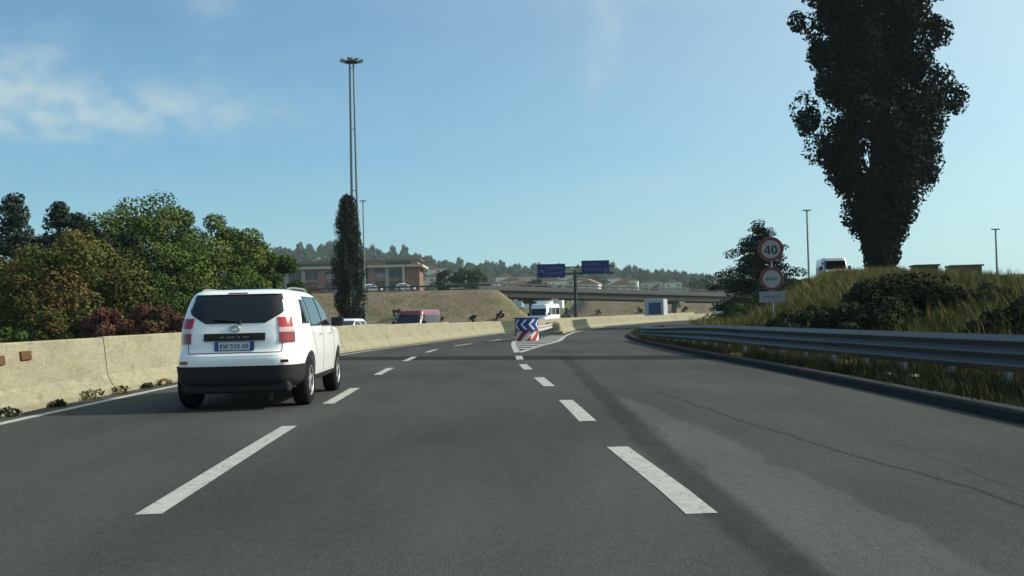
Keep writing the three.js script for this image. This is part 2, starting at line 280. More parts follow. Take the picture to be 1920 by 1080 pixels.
// ---------------------------------------------------------------- concrete barriers
const njProfile = (h, lift = 0) => [[0, -0.3], [0, 0.08], [-0.05, 0.1], [-0.17, 0.33], [-0.235, h - 0.02], [-0.255, h], [-0.365, h], [-0.385, h - 0.02], [-0.45, 0.33], [-0.57, 0.1], [-0.62, 0.08], [-0.62, -0.3]];
{
  const nj = thing('concrete_barrier', 'long weathered beige concrete barrier along the left lane behind the white car', 'barrier');
  const s0 = njEdge.sAt(-14), s1 = njEdge.sAt(215), len = 6.1, shift = 1.2;
  let k = 0;
  for (let s = s0 + shift; s < s1; s += len, k++) part('barrier_block', sweep(njProfile(mix(0.985, 0.74, smooth(24, 78, njEdge.at(s).z)) + 0.008 * Math.sin(k * 2.7)), njEdge, s + 0.015, s + len - 0.015, 1.53), M.concrete, nj);
  for (const [z, h] of [[13.95, 0.74], [14.75, 0.78]]) { const s = njEdge.sAt(z), q = njEdge.off(s, -0.2), m = part('steel_plate', rbox(0.03, 0.13, 0.32, 0.008), M.rust, nj); m.position.copy(V(q.x, h, q.z)); m.rotation.y = -Math.atan2(q.tx, q.tz); m.rotation.z = 0.14; }
}
{
  const gb = thing('concrete_barrier', 'low pale concrete barrier curving right between slip road and main road', 'barrier');
  const s0 = goreLine.sAt(60.5), s1 = goreLine.sAt(200);
  const prof = [[0.3, -0.2], [0.3, 0.1], [0.16, 0.3], [0.09, 0.72], [0.06, 0.74], [-0.06, 0.74], [-0.09, 0.72], [-0.16, 0.3], [-0.3, 0.1], [-0.3, -0.2]];
  for (let s = s0; s < s1; s += 5) part('barrier_block', sweep(prof, goreLine, s + 0.015, s + 4.985, 1.25), M.concrete, gb);
}

// ---------------------------------------------------------------- guardrail on the right verge
{
  const gr = thing('guardrail', 'dark galvanised three wave guardrail on short posts along the right kerb', 'guardrail');
  const n = 18, prof = [], back = [];
  for (let i = 0; i <= n; i++) { const t = i / n, y = 0.29 + 0.49 * t, o = -0.04 + 0.04 * Math.cos(t * Math.PI * 6); prof.push([o - 0.04, y]); back.unshift([o - 0.034, y]); }
  const all = [...prof, ...back], end = railLine.length;
  const drop = (s) => mix(1, 0.74, smooth(end - 14, end, s));
  let k = 0;
  for (let s = 0; s < end - 0.5; s += 4.0, k++) part('rail_panel', toCreasedNormals(sweep(all, railLine, s + (k ? -0.05 : 0), Math.min(end, s + 4.0), 0.8, { scale: drop, dx: (k % 2) * 0.007 }), 0.9), M.zinc, gr);
  for (let s = 0.6; s < end; s += 1.5) {
    const q = railLine.off(s, 0.06), h = 0.76 * drop(s), g = groundHeight(q.x, q.z), a = -Math.atan2(q.tx, q.tz);
    const p = part('post', [box(0.006, h - g + 0.2, 0.11, -0.03, 0, 0), box(0.07, h - g + 0.2, 0.006, 0, 0, 0.052), box(0.07, h - g + 0.2, 0.006, 0, 0, -0.052)], M.post, gr);
    p.position.copy(V(q.x, (h + g - 0.2) / 2, q.z)); p.rotation.y = a;
    const b = part('spacer', box(0.09, 0.1, 0.07), M.post, p); b.position.set(-0.045, 0.5 * (h - g) - 0.12, 0);
  }
}

// ---------------------------------------------------------------- vehicles (own axes: x right, y up, forward = -z)
const paint = (c, coat = 0.8) => { const m = new THREE.MeshPhysicalMaterial({ roughness: 0.42, clearcoat: coat, clearcoatRoughness: 0.12 }); m.color.setRGB(...c); return m; };
M.whitePaint = paint([0.8, 0.82, 0.82]);
M.redPaint = paint([0.2, 0.018, 0.024]);
M.bluePaint = paint([0.02, 0.035, 0.12], 0.3);
M.glassDark = new THREE.MeshPhysicalMaterial({ color: 0x0a0d0c, roughness: 0.12, clearcoat: 0.4, clearcoatRoughness: 0.05 });
M.seal = std([0.012, 0.012, 0.013], 0.6);
M.blackPlastic = std([0.009, 0.009, 0.01], 0.8);
M.tyre = std([0.016, 0.016, 0.017], 0.9);
M.rim = std([0.45, 0.46, 0.47], 0.4, 0.5);
M.redLens = new THREE.MeshPhysicalMaterial({ roughness: 0.2, clearcoat: 0.7 }); M.redLens.color.setRGB(0.36, 0.012, 0.02);
M.darkRedLens = new THREE.MeshPhysicalMaterial({ roughness: 0.2, clearcoat: 0.7 }); M.darkRedLens.color.setRGB(0.2, 0.008, 0.015);
M.clearLens = new THREE.MeshPhysicalMaterial({ roughness: 0.15, clearcoat: 0.7 }); M.clearLens.color.setRGB(0.62, 0.42, 0.42);
M.headLens = new THREE.MeshPhysicalMaterial({ roughness: 0.1, clearcoat: 0.7 }); M.headLens.color.setRGB(0.6, 0.62, 0.62);

class Body {                                                              // stacked rounded outlines [height, half width, rear z, front z]
  constructor(levels, n = 7, taper = () => 1) { this.l = levels; this.n = n; this.taper = taper; }
  S(y) { const l = this.l; let i = 1; while (i < l.length - 1 && y > l[i][0]) i++; const a = l[i - 1], b = l[i], t = clamp((y - a[0]) / (b[0] - a[0])), p = l[Math.max(0, i - 2)], q = l[Math.min(l.length - 1, i + 1)];
    const f = (k) => { const m0 = (b[k] - p[k]) / Math.max(1e-6, b[0] - p[0]) * (b[0] - a[0]), m1 = (q[k] - a[k]) / Math.max(1e-6, q[0] - a[0]) * (b[0] - a[0]), d = b[k] - a[k]; const lim = (m) => (d === 0 ? 0 : clamp(m / d, 0, 2.5) * d); const t2 = t * t, t3 = t2 * t; return a[k] * (2 * t3 - 3 * t2 + 1) + lim(m0) * (t3 - 2 * t2 + t) + b[k] * (3 * t2 - 2 * t3) + lim(m1) * (t3 - t2); };
    const zr = f(2), zf = f(3); return { w: f(1), c: (zr + zf) / 2, a: (zr - zf) / 2 }; }
  out(th, y, off = 0) { const s = this.S(y), c = Math.cos(th), d = Math.sin(th), e = 2 / this.n; const z = s.c + Math.sign(d) * Math.abs(d) ** e * (s.a + off); return new THREE.Vector3(Math.sign(c) * Math.abs(c) ** e * (s.w + off) * this.taper(z, y), y, z); }
  rear(x, y, off = 0) { const s = this.S(y), q = clamp(Math.abs(x) / s.w / this.taper(s.c + s.a * 0.97, y), 0, 0.999); return new THREE.Vector3(x, y, s.c + s.a * (1 - q ** this.n) ** (1 / this.n) + off); }
  front(x, y, off = 0) { const s = this.S(y), q = clamp(Math.abs(x) / s.w, 0, 0.999); return new THREE.Vector3(x, y, s.c - s.a * (1 - q ** this.n) ** (1 / this.n) - off); }
  flank(z, y, off = 0, sd = 1) { const s = this.S(y), q = clamp(Math.abs((z - s.c) / s.a), 0, 0.999); return new THREE.Vector3(sd * (s.w * (1 - q ** this.n) ** (1 / this.n) * this.taper(z, y) + off), y, z); }
  shell(seg = 96, rows = 4) {
    const ys = []; for (let i = 1; i < this.l.length; i++) for (let k = 0; k < rows; k++) ys.push(mix(this.l[i - 1][0], this.l[i][0], k / rows)); ys.push(this.l[this.l.length - 1][0]);
    const pos = [], idx = [];
    const th = []; for (let k = 0; k < seg; k++) th.push(k / seg * Math.PI * 2);
    for (const y of ys) for (const t of th) { const p = this.out(t, y); pos.push(p.x, p.y, p.z); }
    for (let j = 1; j < ys.length; j++) for (let k = 0; k < seg; k++) { const a = (j - 1) * seg + k, b = (j - 1) * seg + (k + 1) % seg, c = a + seg, d = b + seg; idx.push(a, c, b, b, c, d); }
    const top = pos.length / 3; const st = this.S(ys[ys.length - 1]); pos.push(0, ys[ys.length - 1] + 0.004, st.c); const bot = top + 1; pos.push(0, ys[0], this.S(ys[0]).c);
    for (let k = 0; k < seg; k++) { const o = (ys.length - 1) * seg; idx.push(o + k, top, o + (k + 1) % seg); idx.push(k, (k + 1) % seg, bot); }
    const g = new THREE.BufferGeometry(); g.setAttribute('position', new THREE.Float32BufferAttribute(pos, 3)); g.setAttribute('uv', new THREE.Float32BufferAttribute(new Float32Array(pos.length / 3 * 2), 2)); g.setIndex(idx); g.computeVertexNormals();
    return g;
  }
}
// a thin shell lying on a body: f(u, v, offset) gives points, edges turned in
function patch(f, off, nu = 12, nv = 8, depth = 0.03) {
  const pos = [], idx = [], at = (i, j, o) => { const p = f(i / nu, j / nv, o); pos.push(p.x, p.y, p.z); return pos.length / 3 - 1; };
  const g0 = []; for (let j = 0; j <= nv; j++) { g0.push([]); for (let i = 0; i <= nu; i++) g0[j].push(at(i, j, off)); }
  for (let j = 0; j < nv; j++) for (let i = 0; i < nu; i++) idx.push(g0[j][i], g0[j][i + 1], g0[j + 1][i + 1], g0[j][i], g0[j + 1][i + 1], g0[j + 1][i]);
  const rim = []; for (let i = 0; i < nu; i++) rim.push([i, 0]); for (let j = 0; j < nv; j++) rim.push([nu, j]); for (let i = nu; i > 0; i--) rim.push([i, nv]); for (let j = nv; j > 0; j--) rim.push([0, j]);
  for (let k = 0; k < rim.length; k++) { const a = rim[k], b = rim[(k + 1) % rim.length], i0 = at(...a, off), i1 = at(...b, off), i2 = at(...b, off - depth), i3 = at(...a, off - depth); idx.push(i0, i3, i2, i0, i2, i1); }
  const g = new THREE.BufferGeometry(); g.setAttribute('position', new THREE.Float32BufferAttribute(pos, 3)); g.setIndex(idx);
  g.setAttribute('uv', new THREE.Float32BufferAttribute(new Float32Array(pos.length / 3 * 2), 2)); g.computeVertexNormals(); return g;
}
const rowsOf = (keys) => (v) => { const q = v * (keys.length - 1), i = Math.min(keys.length - 2, Math.floor(q)), t = q - i; return keys[i].map((c, k) => mix(c, keys[i + 1][k], t)); };
const tyreGeo = (r, w) => { const p = [[r * 0.62, -w / 2], [r * 0.9, -w / 2], [r * 0.985, -w * 0.36], [r, -w * 0.2], [r, w * 0.2], [r * 0.985, w * 0.36], [r * 0.9, w / 2], [r * 0.62, w / 2], [r * 0.62, -w / 2]].map(([a, b]) => new THREE.Vector2(a, b)); const g = new THREE.LatheGeometry(p, 32); g.rotateZ(Math.PI / 2); return g; };
const rimGeo = (r, w, sd) => { const list = [new THREE.CylinderGeometry(r * 0.63, r * 0.63, w * 0.5, 28, 1, true).rotateZ(Math.PI / 2), new THREE.CylinderGeometry(r * 0.6, r * 0.6, 0.01, 28).rotateZ(Math.PI / 2), new THREE.TorusGeometry(r * 0.61, r * 0.04, 6, 28).rotateY(Math.PI / 2).translate(sd * w * 0.44, 0, 0), new THREE.CylinderGeometry(r * 0.14, r * 0.16, w * 0.3, 14).rotateZ(Math.PI / 2).translate(sd * w * 0.3, 0, 0)]; for (let k = 0; k < 5; k++) { const s = box(w * 0.12, r * 0.55, r * 0.17, sd * w * 0.36, r * 0.33, 0); s.rotateX(k * Math.PI * 0.4); list.push(s); } return merge(list); };
function wheels(t, r, w, xs, zs) { for (const sx of [-1, 1]) for (const z of zs) { const g = new THREE.Group(); g.name = 'wheel'; g.position.set(sx * xs, r, z); t.add(g); part('tyre', tyreGeo(r, w), M.tyre, g); part('rim', rimGeo(r, w, sx), M.rim, g); } }
function cutArches(geo, r, y, zs, w, depth = 0.34) {
  const ev = new Evaluator(); ev.attributes = ['position', 'normal', 'uv']; let b = new Brush(geo); b.updateMatrixWorld();
  for (const sx of [-1, 1]) for (const z of zs) { const c = new Brush(new THREE.CylinderGeometry(r, r, depth * 2, 36).rotateZ(Math.PI / 2)); c.position.set(sx * w, y, z); c.updateMatrixWorld(); b = ev.evaluate(b, c, SUBTRACTION); }
  return toCreasedNormals(b.geometry, 0.55);
}
function canvasTexture(w, h, draw) { const c = document.createElement('canvas'); c.width = w; c.height = h; const x = c.getContext('2d'); draw(x, w, h); const t = new THREE.CanvasTexture(c); t.colorSpace = THREE.SRGBColorSpace; return t; }

// the white sport utility car in the left lane
{
  const t = thing('white_car', 'white five door sport utility car driving ahead in the left lane, seen from behind', 'car', [-3.82, 0, 15.75], -0.03);
  const B = new Body([[0.3, 0.8, 2.02, -2.0], [0.36, 0.87, 2.1, -2.08], [0.54, 0.9, 2.14, -2.12], [0.7, 0.911, 2.15, -2.14], [0.76, 0.911, 2.12, -2.14], [0.82, 0.91, 2.085, -2.12], [0.95, 0.905, 2.07, -2.05], [1.04, 0.897, 2.05, -1.85], [1.09, 0.885, 2.035, -1.2], [1.16, 0.87, 2.015, -1.02], [1.24, 0.848, 1.985, -0.92], [1.4, 0.795, 1.91, -0.68], [1.54, 0.73, 1.82, -0.4], [1.6, 0.675, 1.75, -0.2], [1.635, 0.58, 1.62, 0.02], [1.65, 0.4, 1.35, 0.35]], 7, (z, y) => 1 - mix(0.035, 0.1, smooth(0.6, 0.85, y)) * smooth(1.3, 2.1, z));
  part('body', cutArches(B.shell(128, 4), 0.405, 0.36, [1.34, -1.34], 0.9), M.whitePaint, t);
  // rear window: wide in the middle, narrowing to a flat sill
  const rw = rowsOf([[1.19, 0.38], [1.24, 0.475], [1.31, 0.6], [1.37, 0.625], [1.46, 0.605], [1.545, 0.57], [1.57, 0.545]]);
  part('window_seal', patch((u, v, o) => { const [y, w] = rw(v); return B.rear((u * 2 - 1) * (w + 0.02), y + (v - 0.5) * 0.035, o); }, 0.006, 24, 16), M.seal, t);
  part('rear_window', patch((u, v, o) => { const [y, w] = rw(v); return B.rear((u * 2 - 1) * w, y, o); }, 0.012, 24, 16), M.glassDark, t);
  const wip = part('wiper', [tube([[0.06, 1.2, 2.05], [-0.1, 1.215, 2.045], [-0.3, 1.24, 2.03]], 0.011), cyl(0.03, 0.03, 0.05, 0.06, 1.19, 2.03)], M.blackPlastic, t); wip.name = 'wiper';
  part('spoiler', patch((u, v, o) => B.rear((u * 2 - 1) * 0.6, mix(1.572, 1.6, v), o), 0.035, 16, 3, 0.05), M.whitePaint, t);
  part('brake_lamp', box(0.26, 0.018, 0.02, 0, 1.585, B.rear(0, 1.585).z + 0.036), M.darkRedLens, t);
  for (const sd of [1, -1]) {
    for (const [z0, z1, z2, z3, y0, y1, nm] of [[1.6, 1.3, 1.42, 1.24, 1.17, 1.47, 'quarter_window'], [1.2, 0.28, 1.13, 0.28, 1.13, 1.52, 'door_window'], [0.19, -0.86, 0.19, -0.42, 1.12, 1.52, 'door_window']]) {
      const f = (pad) => (u, v, o) => { const a = mix(z0 + pad, z2 + pad, v), b = mix(z1 - pad, z3 - pad, v); return B.flank(mix(a, b, u), mix(y0 - pad, y1 + pad, v), o, sd); };
      const w = part(nm, patch(f(0), 0.011, 10, 8), M.glassDark, t); part('seal', patch(f(0.02), 0.005, 10, 8), M.seal, w);
    }
    // tail lamp wrapping the corner: red, pale, red
    const th0 = sd > 0 ? [0.002, 0.8] : [Math.PI - 0.002, Math.PI - 0.8];
    const lamp = new THREE.Group(); lamp.name = 'tail_light'; t.add(lamp);
    const lens = (nm, ya, yb, m) => part(nm, patch((u, v, o) => { const y = mix(ya, yb, v); const e = 0.00002; return B.out(sd > 0 ? mix(0.74, 1.24, u) : Math.PI - mix(0.74, 1.24, u), y, o + e); }, 0.014, 20, 5, 0.05), m, lamp);
    lens('red_lens', 1.115, 1.25, M.redLens); lens('clear_lens', 1.045, 1.112, M.clearLens); lens('red_lens', 0.905, 1.042, M.darkRedLens);
    const mir = part('mirror', rbox(0.2, 0.15, 0.1, 0.03), M.blackPlastic, t); mir.position.set(sd * 0.99, 1.16, -0.72);
    part('mirror_glass', box(0.16, 0.11, 0.006, 0, 0, 0.053), M.glassDark, mir);
    for (const z of [0.32, -0.62]) part('door_handle', rbox(0.03, 0.035, 0.2, 0.012, sd * (B.flank(z + 0.1, 1.0).x + 0.012), 1.0, z + 0.18), M.whitePaint, t);
    // door gaps as thin recessed lines in dark rubber
    for (const [z, ya, yb] of [[1.2, 0.7, 1.12], [0.23, 0.42, 1.11], [-0.86, 0.45, 1.1]]) part('door_gap', patch((u, v, o) => B.flank(z + (u - 0.5) * 0.007 - (1 - v) * (z > 1 ? 0.35 : 0), mix(ya, yb, v), o, sd), 0.0025, 1, 10, 0.01), M.seal, t);
    part('sill', patch((u, v, o) => B.flank(mix(0.96, -0.96, u), mix(0.31, 0.4, v), o, sd), 0.015, 12, 3, 0.03), M.blackPlastic, t);
    part('roof_rail', [tube([[sd * 0.585, 1.61, 1.5], [sd * 0.6, 1.65, 1.3], [sd * 0.61, 1.665, 0.6], [sd * 0.6, 1.655, 0.0], [sd * 0.57, 1.6, -0.25]], 0.016, 20)], M.post, t);
  }
  // black lower bumper with the lamps set in it
  const bp = part('lower_bumper', [patch((u, v, o) => B.out(mix(0.42, Math.PI - 0.42, u), mix(0.31, 0.6, v), o), 0.016, 60, 6, 0.06), rbox(1.46, 0.16, 0.25, 0.05, 0, 0.31, 1.95), box(1.5, 0.02, 3.4, 0, 0.29, 0.2)], M.blackPlastic, t);
  for (const sd of [-1, 1]) part('reflector', rbox(0.13, 0.04, 0.02, 0.006, sd * 0.66, 0.655, B.rear(0.66, 0.655).z + 0.008), M.darkRedLens, t);
  part('bumper_step', patch((u, v, o) => B.rear((u * 2 - 1) * 0.72, mix(0.735, 0.765, v), o), 0.008, 20, 3, 0.03), M.whitePaint, t);
  part('tailgate_gap', [patch((u, v, o) => B.rear((u * 2 - 1) * 0.62, mix(0.772, 0.782, v), o), 0.003, 20, 1, 0.01), ...[-1, 1].map((sd) => patch((u, v, o) => B.rear(sd * (0.655 - 0.03 * (1 - v)) + (u - 0.5) * 0.009, mix(0.78, 1.2, v), o), 0.003, 1, 10, 0.01))], M.seal, t);
  // plate recess, plate and the dark strip above it
  const strip1 = part('plate_lamp_strip', patch((u, v, o) => B.rear((u * 2 - 1) * 0.41, mix(0.94, 1.04, v), o), 0.02, 16, 4, 0.03), M.blackPlastic, t);
  const marks = canvasTexture(512, 64, (x, w, h) => { x.fillStyle = '#050506'; x.fillRect(0, 0, w, h); x.fillStyle = '#9aa3a4'; let px = 70; for (const k of [3, 5, 2, 4]) { for (let i = 0; i < k; i++) { x.fillRect(px, 20 + (i % 2) * 3, 7, 24 - (i % 3) * 4); x.fillRect(px, 20, 14, 6); px += 22; } px += 26; } });
  const mk = part('lettering', new THREE.PlaneGeometry(0.52, 0.06), new THREE.MeshStandardMaterial({ map: marks, roughness: 0.6 }), strip1); mk.position.set(0, 0.985, B.rear(0, 0.985).z + 0.024); mk.rotation.x = 0;
  const plateTex = canvasTexture(512, 112, (x, w, h) => { x.fillStyle = '#aeb7c4'; x.fillRect(0, 0, w, h); x.fillStyle = '#1c3f96'; x.fillRect(0, 0, 48, h); x.fillRect(w - 48, 0, 48, h); x.fillStyle = '#20242c'; x.font = 'bold 88px sans-serif'; x.textAlign = 'center'; x.textBaseline = 'middle'; x.fillText('EW 510 AE', w / 2, h / 2 + 4, 390); });
  const plate = part('number_plate', rbox(0.53, 0.125, 0.02, 0.006), M.blackPlastic, t); plate.position.set(0, 0.868, B.rear(0, 0.868).z + 0.014); plate.rotation.x = -0.06;
  const pf = part('plate_face', new THREE.PlaneGeometry(0.515, 0.108), new THREE.MeshStandardMaterial({ map: plateTex, roughness: 0.5 }), plate); pf.position.z = 0.0125;
  part('emblem', new THREE.TorusGeometry(0.045, 0.012, 8, 24).scale(1.3, 0.8, 1).translate(0, 1.1, B.rear(0, 1.1).z + 0.012), M.rim, t);
  part('exhaust', cyl(0.03, 0.03, 0.3, 0.45, 0.27, 1.95).applyMatrix4(new THREE.Matrix4()), M.darkSteel, t).visible = true;
  part('rear_axle', [cyl(0.05, 0.05, 1.4, 0, 0, 0).rotateZ(Math.PI / 2).translate(0, 0.34, 1.34), rbox(0.5, 0.2, 0.6, 0.08, -0.25, 0.34, 1.75)], M.blackPlastic, t);
  for (const sd of [-1, 1]) part('headlight', patch((u, v, o) => B.out((sd > 0 ? -1 : 1) * 0 + (sd > 0 ? -mix(0.3, 1.2, u) : Math.PI + mix(0.3, 1.2, u)), mix(0.78, 0.93, v), o), 0.008, 10, 4), M.headLens, t);
  wheels(t, 0.345, 0.225, 0.785, [1.34, -1.34]);
}

// smaller cars seen at a distance
function simpleCar(name, label, pos, heading, mat, { L = 4.1, W = 1.72, H = 1.48, group } = {}) {
  const t = thing(name, label, 'car', pos, heading, group), a = L / 2, w = W / 2, h = H / 1.48;
  const B = new Body([[0.2, w * 0.9, a * 0.96, -a * 0.96], [0.3, w, a, -a], [0.6 * h, w, a, -a], [0.8 * h, w * 0.99, a * 0.98, -a * 0.95], [0.92 * h, w * 0.96, a * 0.96, -a * 0.55], [1.0 * h, w * 0.93, a * 0.94, -a * 0.42], [1.3 * h, w * 0.8, a * 0.82, -a * 0.12], [1.44 * h, w * 0.7, a * 0.7, a * 0.06], [H, w * 0.5, a * 0.5, a * 0.15]], 6);
  part('body', cutArches(B.shell(64, 3), 0.36, 0.31, [a * 0.63, -a * 0.63], w), mat, t);
  part('windscreen', patch((u, v, o) => B.front((u * 2 - 1) * mix(0.82, 0.7, v) * w * 0.92, mix(1.0 * h, 1.36 * h, v), o), 0.01, 10, 6), M.glassDark, t);
  part('rear_window', patch((u, v, o) => B.rear((u * 2 - 1) * mix(0.8, 0.68, v) * w * 0.9, mix(1.03 * h, 1.34 * h, v), o), 0.01, 10, 6), M.glassDark, t);
  for (const sd of [-1, 1]) {
    for (const [z0, z1, z2, z3] of [[0.72, 0.22, 0.6, 0.22], [0.17, -0.32, 0.17, -0.05]]) part('side_window', patch((u, v, o) => B.flank(a * mix(mix(z0, z2, v), mix(z1, z3, v), u), mix(1.0 * h, 1.33 * h, v), o, sd), 0.01, 8, 5), M.glassDark, t);
    part('headlight', patch((u, v, o) => B.front(sd * mix(0.5, 0.88, u) * w, mix(0.62, 0.78, v) * h, o), 0.01, 6, 3), M.headLens, t);
    part('tail_light', patch((u, v, o) => B.rear(sd * mix(0.66, 0.9, u) * w, mix(0.66, 0.92, v) * h, o), 0.01, 6, 3), M.redLens, t);
    part('mirror', rbox(0.18, 0.12, 0.1, 0.03, sd * (w + 0.06), 1.02 * h, -a * 0.34), M.blackPlastic, t);
  }
  part('bumper', patch((u, v, o) => B.front((u * 2 - 1) * w * 0.9, mix(0.28, 0.5, v), o), 0.015, 10, 3), M.blackPlastic, t);
  wheels(t, 0.31, 0.2, w - 0.12, [a * 0.63, -a * 0.63]);
  return t;
}
const oncoming = (z, d) => { const q = njEdge.off(njEdge.sAt(z), d); return { pos: [q.x, -0.3, q.z], heading: Math.atan2(q.tx, q.tz) + Math.PI }; };
simpleCar('white_hatchback', 'white small car behind the left barrier at the foot of the cypress', [-9.55, -0.3, 58], 0.18 + Math.PI, M.whitePaint, { H: 1.5 });
function van(name, label, cat, pos, heading, mat, { L, W, H, nose = 0.9, roofBox = false, front = 0.32 }) {
  const t = thing(name, label, cat, pos, heading), a = L / 2, w = W / 2;
  const B = new Body([[0.26, w * 0.92, a * 0.98, -a * 0.98], [0.4, w, a, -a], [H * 0.36, w, a, -a], [H * 0.46, w * 0.995, a, -a + nose * 0.35], [H * 0.52, w * 0.99, a, -a + nose * 0.5], [H * 0.82, w * 0.96, a * 0.995, -a + nose], [H * 0.93, w * 0.93, a * 0.985, -a + nose * 1.15], [H * 0.985, w * 0.85, a * 0.96, -a + nose * 1.3], [H, w * 0.6, a * 0.8, -a + nose * 1.9]], 9);
  part('body', cutArches(B.shell(80, 3), 0.4, 0.35, [a * 0.6, -a * 0.62], w), mat, t);
  part('windscreen', patch((u, v, o) => B.front((u * 2 - 1) * w * mix(0.86, 0.8, v), mix(H * 0.53, H * 0.53 + H * front, v), o), 0.012, 12, 6), M.glassDark, t);
  part('rear_window', patch((u, v, o) => B.rear((u * 2 - 1) * w * 0.75, mix(H * 0.56, H * 0.84, v), o), 0.012, 10, 5), M.glassDark, t);
  for (const sd of [-1, 1]) {
    for (const [z0, z1] of [[-0.62, -0.3], [-0.26, 0.22], [0.27, 0.8]]) part('side_window', patch((u, v, o) => B.flank(a * mix(z0, z1, u), mix(H * 0.56, H * 0.83, v), o, sd), 0.012, 8, 4), M.glassDark, t);
    part('headlight', patch((u, v, o) => B.front(sd * mix(0.55, 0.92, u) * w, mix(H * 0.3, H * 0.37, v), o), 0.012, 6, 3), M.headLens, t);
    part('tail_light', patch((u, v, o) => B.rear(sd * mix(0.82, 0.95, u) * w, mix(H * 0.35, H * 0.55, v), o), 0.012, 4, 4), M.redLens, t);
    part('mirror', rbox(0.2, 0.3, 0.12, 0.03, sd * (w + 0.1), H * 0.58, -a + nose * 0.9), M.blackPlastic, t);
  }
  part('bumper', patch((u, v, o) => B.front((u * 2 - 1) * w * 0.94, mix(0.28, H * 0.24, v), o), 0.02, 12, 3), M.blackPlastic, t);
  part('grille', patch((u, v, o) => B.front((u * 2 - 1) * w * 0.45, mix(H * 0.29, H * 0.35, v), o), 0.012, 8, 2), M.blackPlastic, t);
  if (roofBox) part('roof_box', [rbox(W * 0.62, 0.2, L * 0.4, 0.06, 0, H + 0.12, 0.1), rbox(W * 1.02, 0.05, 0.7, 0.02, 0, H + 0.28, -0.5), box(0.05, 0.2, 0.05, 0.4, H + 0.12, -0.5), box(0.05, 0.2, 0.05, -0.4, H + 0.12, -0.5)], mat, t);
  wheels(t, 0.35, 0.22, w - 0.13, [a * 0.6, -a * 0.62]);
  return t;
}
van('red_van', 'dark red van approaching behind the left barrier in front of the dirt bank', 'van', [-5.85, -0.3, 62], Math.PI + 0.26, M.redPaint, { L: 4.4, W: 1.75, H: 1.95 });
{ const o = oncoming(105, -3.6); van('camper_van', 'white camper van with dark windows and roof rack behind the blue chevron marker', 'van', [3.35, -0.3, 105], o.heading + 0.1, M.whitePaint, { L: 5.4, W: 1.95, H: 2.55, nose: 0.55, roofBox: true, front: 0.27 }); }
{
  const t = thing('box_truck', 'small pale truck with dark blue rear on the road below the bridge', 'truck', [18.2, 0, 128], 0.26);
  part('cargo_box', [rbox(2.4, 2.1, 4.2, 0.05, 0, 1.65, 0.6)], std([0.38, 0.4, 0.41], 0.5), t);
  part('rear_door', rbox(1.5, 1.4, 0.05, 0.02, 0.1, 1.55, 2.73), M.bluePaint, t);
  part('cab', [rbox(2.1, 1.7, 1.6, 0.12, 0, 1.25, -2.4)], M.whitePaint, t);
  part('windscreen', box(1.8, 0.7, 0.03, 0, 1.65, -3.21), M.glassDark, t);
  part('chassis', box(1.6, 0.2, 5.8, 0, 0.5, -0.1), M.darkSteel, t);
  part('bumper', box(2.3, 0.18, 0.1, 0, 0.5, 2.72), M.darkSteel, t);
  for (const sd of [-1, 1]) { part('tail_light', box(0.25, 0.12, 0.04, sd * 0.95, 0.5, 2.79), M.redLens, t); }
  wheels(t, 0.4, 0.28, 0.9, [1.6, -2.3]);
}

// ---------------------------------------------------------------- signs and marker at the nose
{
  const t = thing('chevron_marker', 'blue rounded road divider marker with white chevrons on a red and white striped base', 'road marker', [0.62, 0, 46.3]);
  const tex = canvasTexture(512, 256, (x, w, h) => { x.fillStyle = '#13266e'; x.fillRect(0, 0, w, h); x.strokeStyle = '#c9d3e0'; x.lineWidth = 16; for (let k = 0; k < 9; k++) { const px = 4 + k * 57; x.beginPath(); x.moveTo(px + 36, 24); x.lineTo(px, h / 2); x.lineTo(px + 36, h - 24); x.stroke(); } });
  const red = canvasTexture(512, 128, (x, w, h) => { x.fillStyle = '#d8d4cf'; x.fillRect(0, 0, w, h); x.fillStyle = '#a32430'; for (let k = -2; k < 9; k++) { x.beginPath(); x.moveTo(k * 80, h); x.lineTo(k * 80 + 40, h); x.lineTo(k * 80 + 100, 0); x.lineTo(k * 80 + 60, 0); x.fill(); } });
  const half = (r, h, y, seg = 28) => { const g = new THREE.CylinderGeometry(r, r, h, seg, 1, false); g.scale(1, 1, 0.8); g.translate(0, y, 0); return g; };
  part('drum', half(0.67, 0.56, 0.74), new THREE.MeshStandardMaterial({ map: tex, roughness: 0.5 }), t).rotation.y = Math.PI / 2;
  part('drum_cap', half(0.68, 0.03, 1.035), std([0.02, 0.03, 0.1], 0.6), t);
  const b = part('striped_base', half(0.56, 0.46, 0.23), new THREE.MeshStandardMaterial({ map: red, roughness: 0.6 }), t); b.rotation.y = 0.4;
}
{
  const g = new Path([[1.15, 47.2], [1.75, 53], [2.4, 60.4]]), t = thing('nose_rail', 'short pale guardrail between the blue chevron marker and the concrete barrier end', 'guardrail');
  part('rail', toCreasedNormals(sweep([[-0.02, 0.34], [0.03, 0.4], [-0.02, 0.47], [-0.02, 0.52], [0.03, 0.58], [-0.02, 0.64], [-0.03, 0.64], [-0.03, 0.34]], g, 0, g.length, 1), 0.9), std([0.42, 0.38, 0.36], 0.6, 0.2), t);
  for (let s = 0.5; s < g.length; s += 2) { const q = g.off(s, -0.07), p = part('post', box(0.09, 0.68, 0.09), M.post, t); p.position.copy(V(q.x, 0.3, q.z)); }
}
{
  const t = thing('barrier_end', 'rounded yellowish concrete end block at the tip of the right barrier', 'concrete block', [2.4, 0, 59.6], 0.2);
  part('block', toCreasedNormals(rbox(0.95, 0.72, 0.9, 0.16, 0, 0.34, 0), 0.7), M.concrete, t);
  part('foot', rbox(1.15, 0.2, 1.1, 0.06, 0.05, 0.09, 0), M.concrete, t);
}
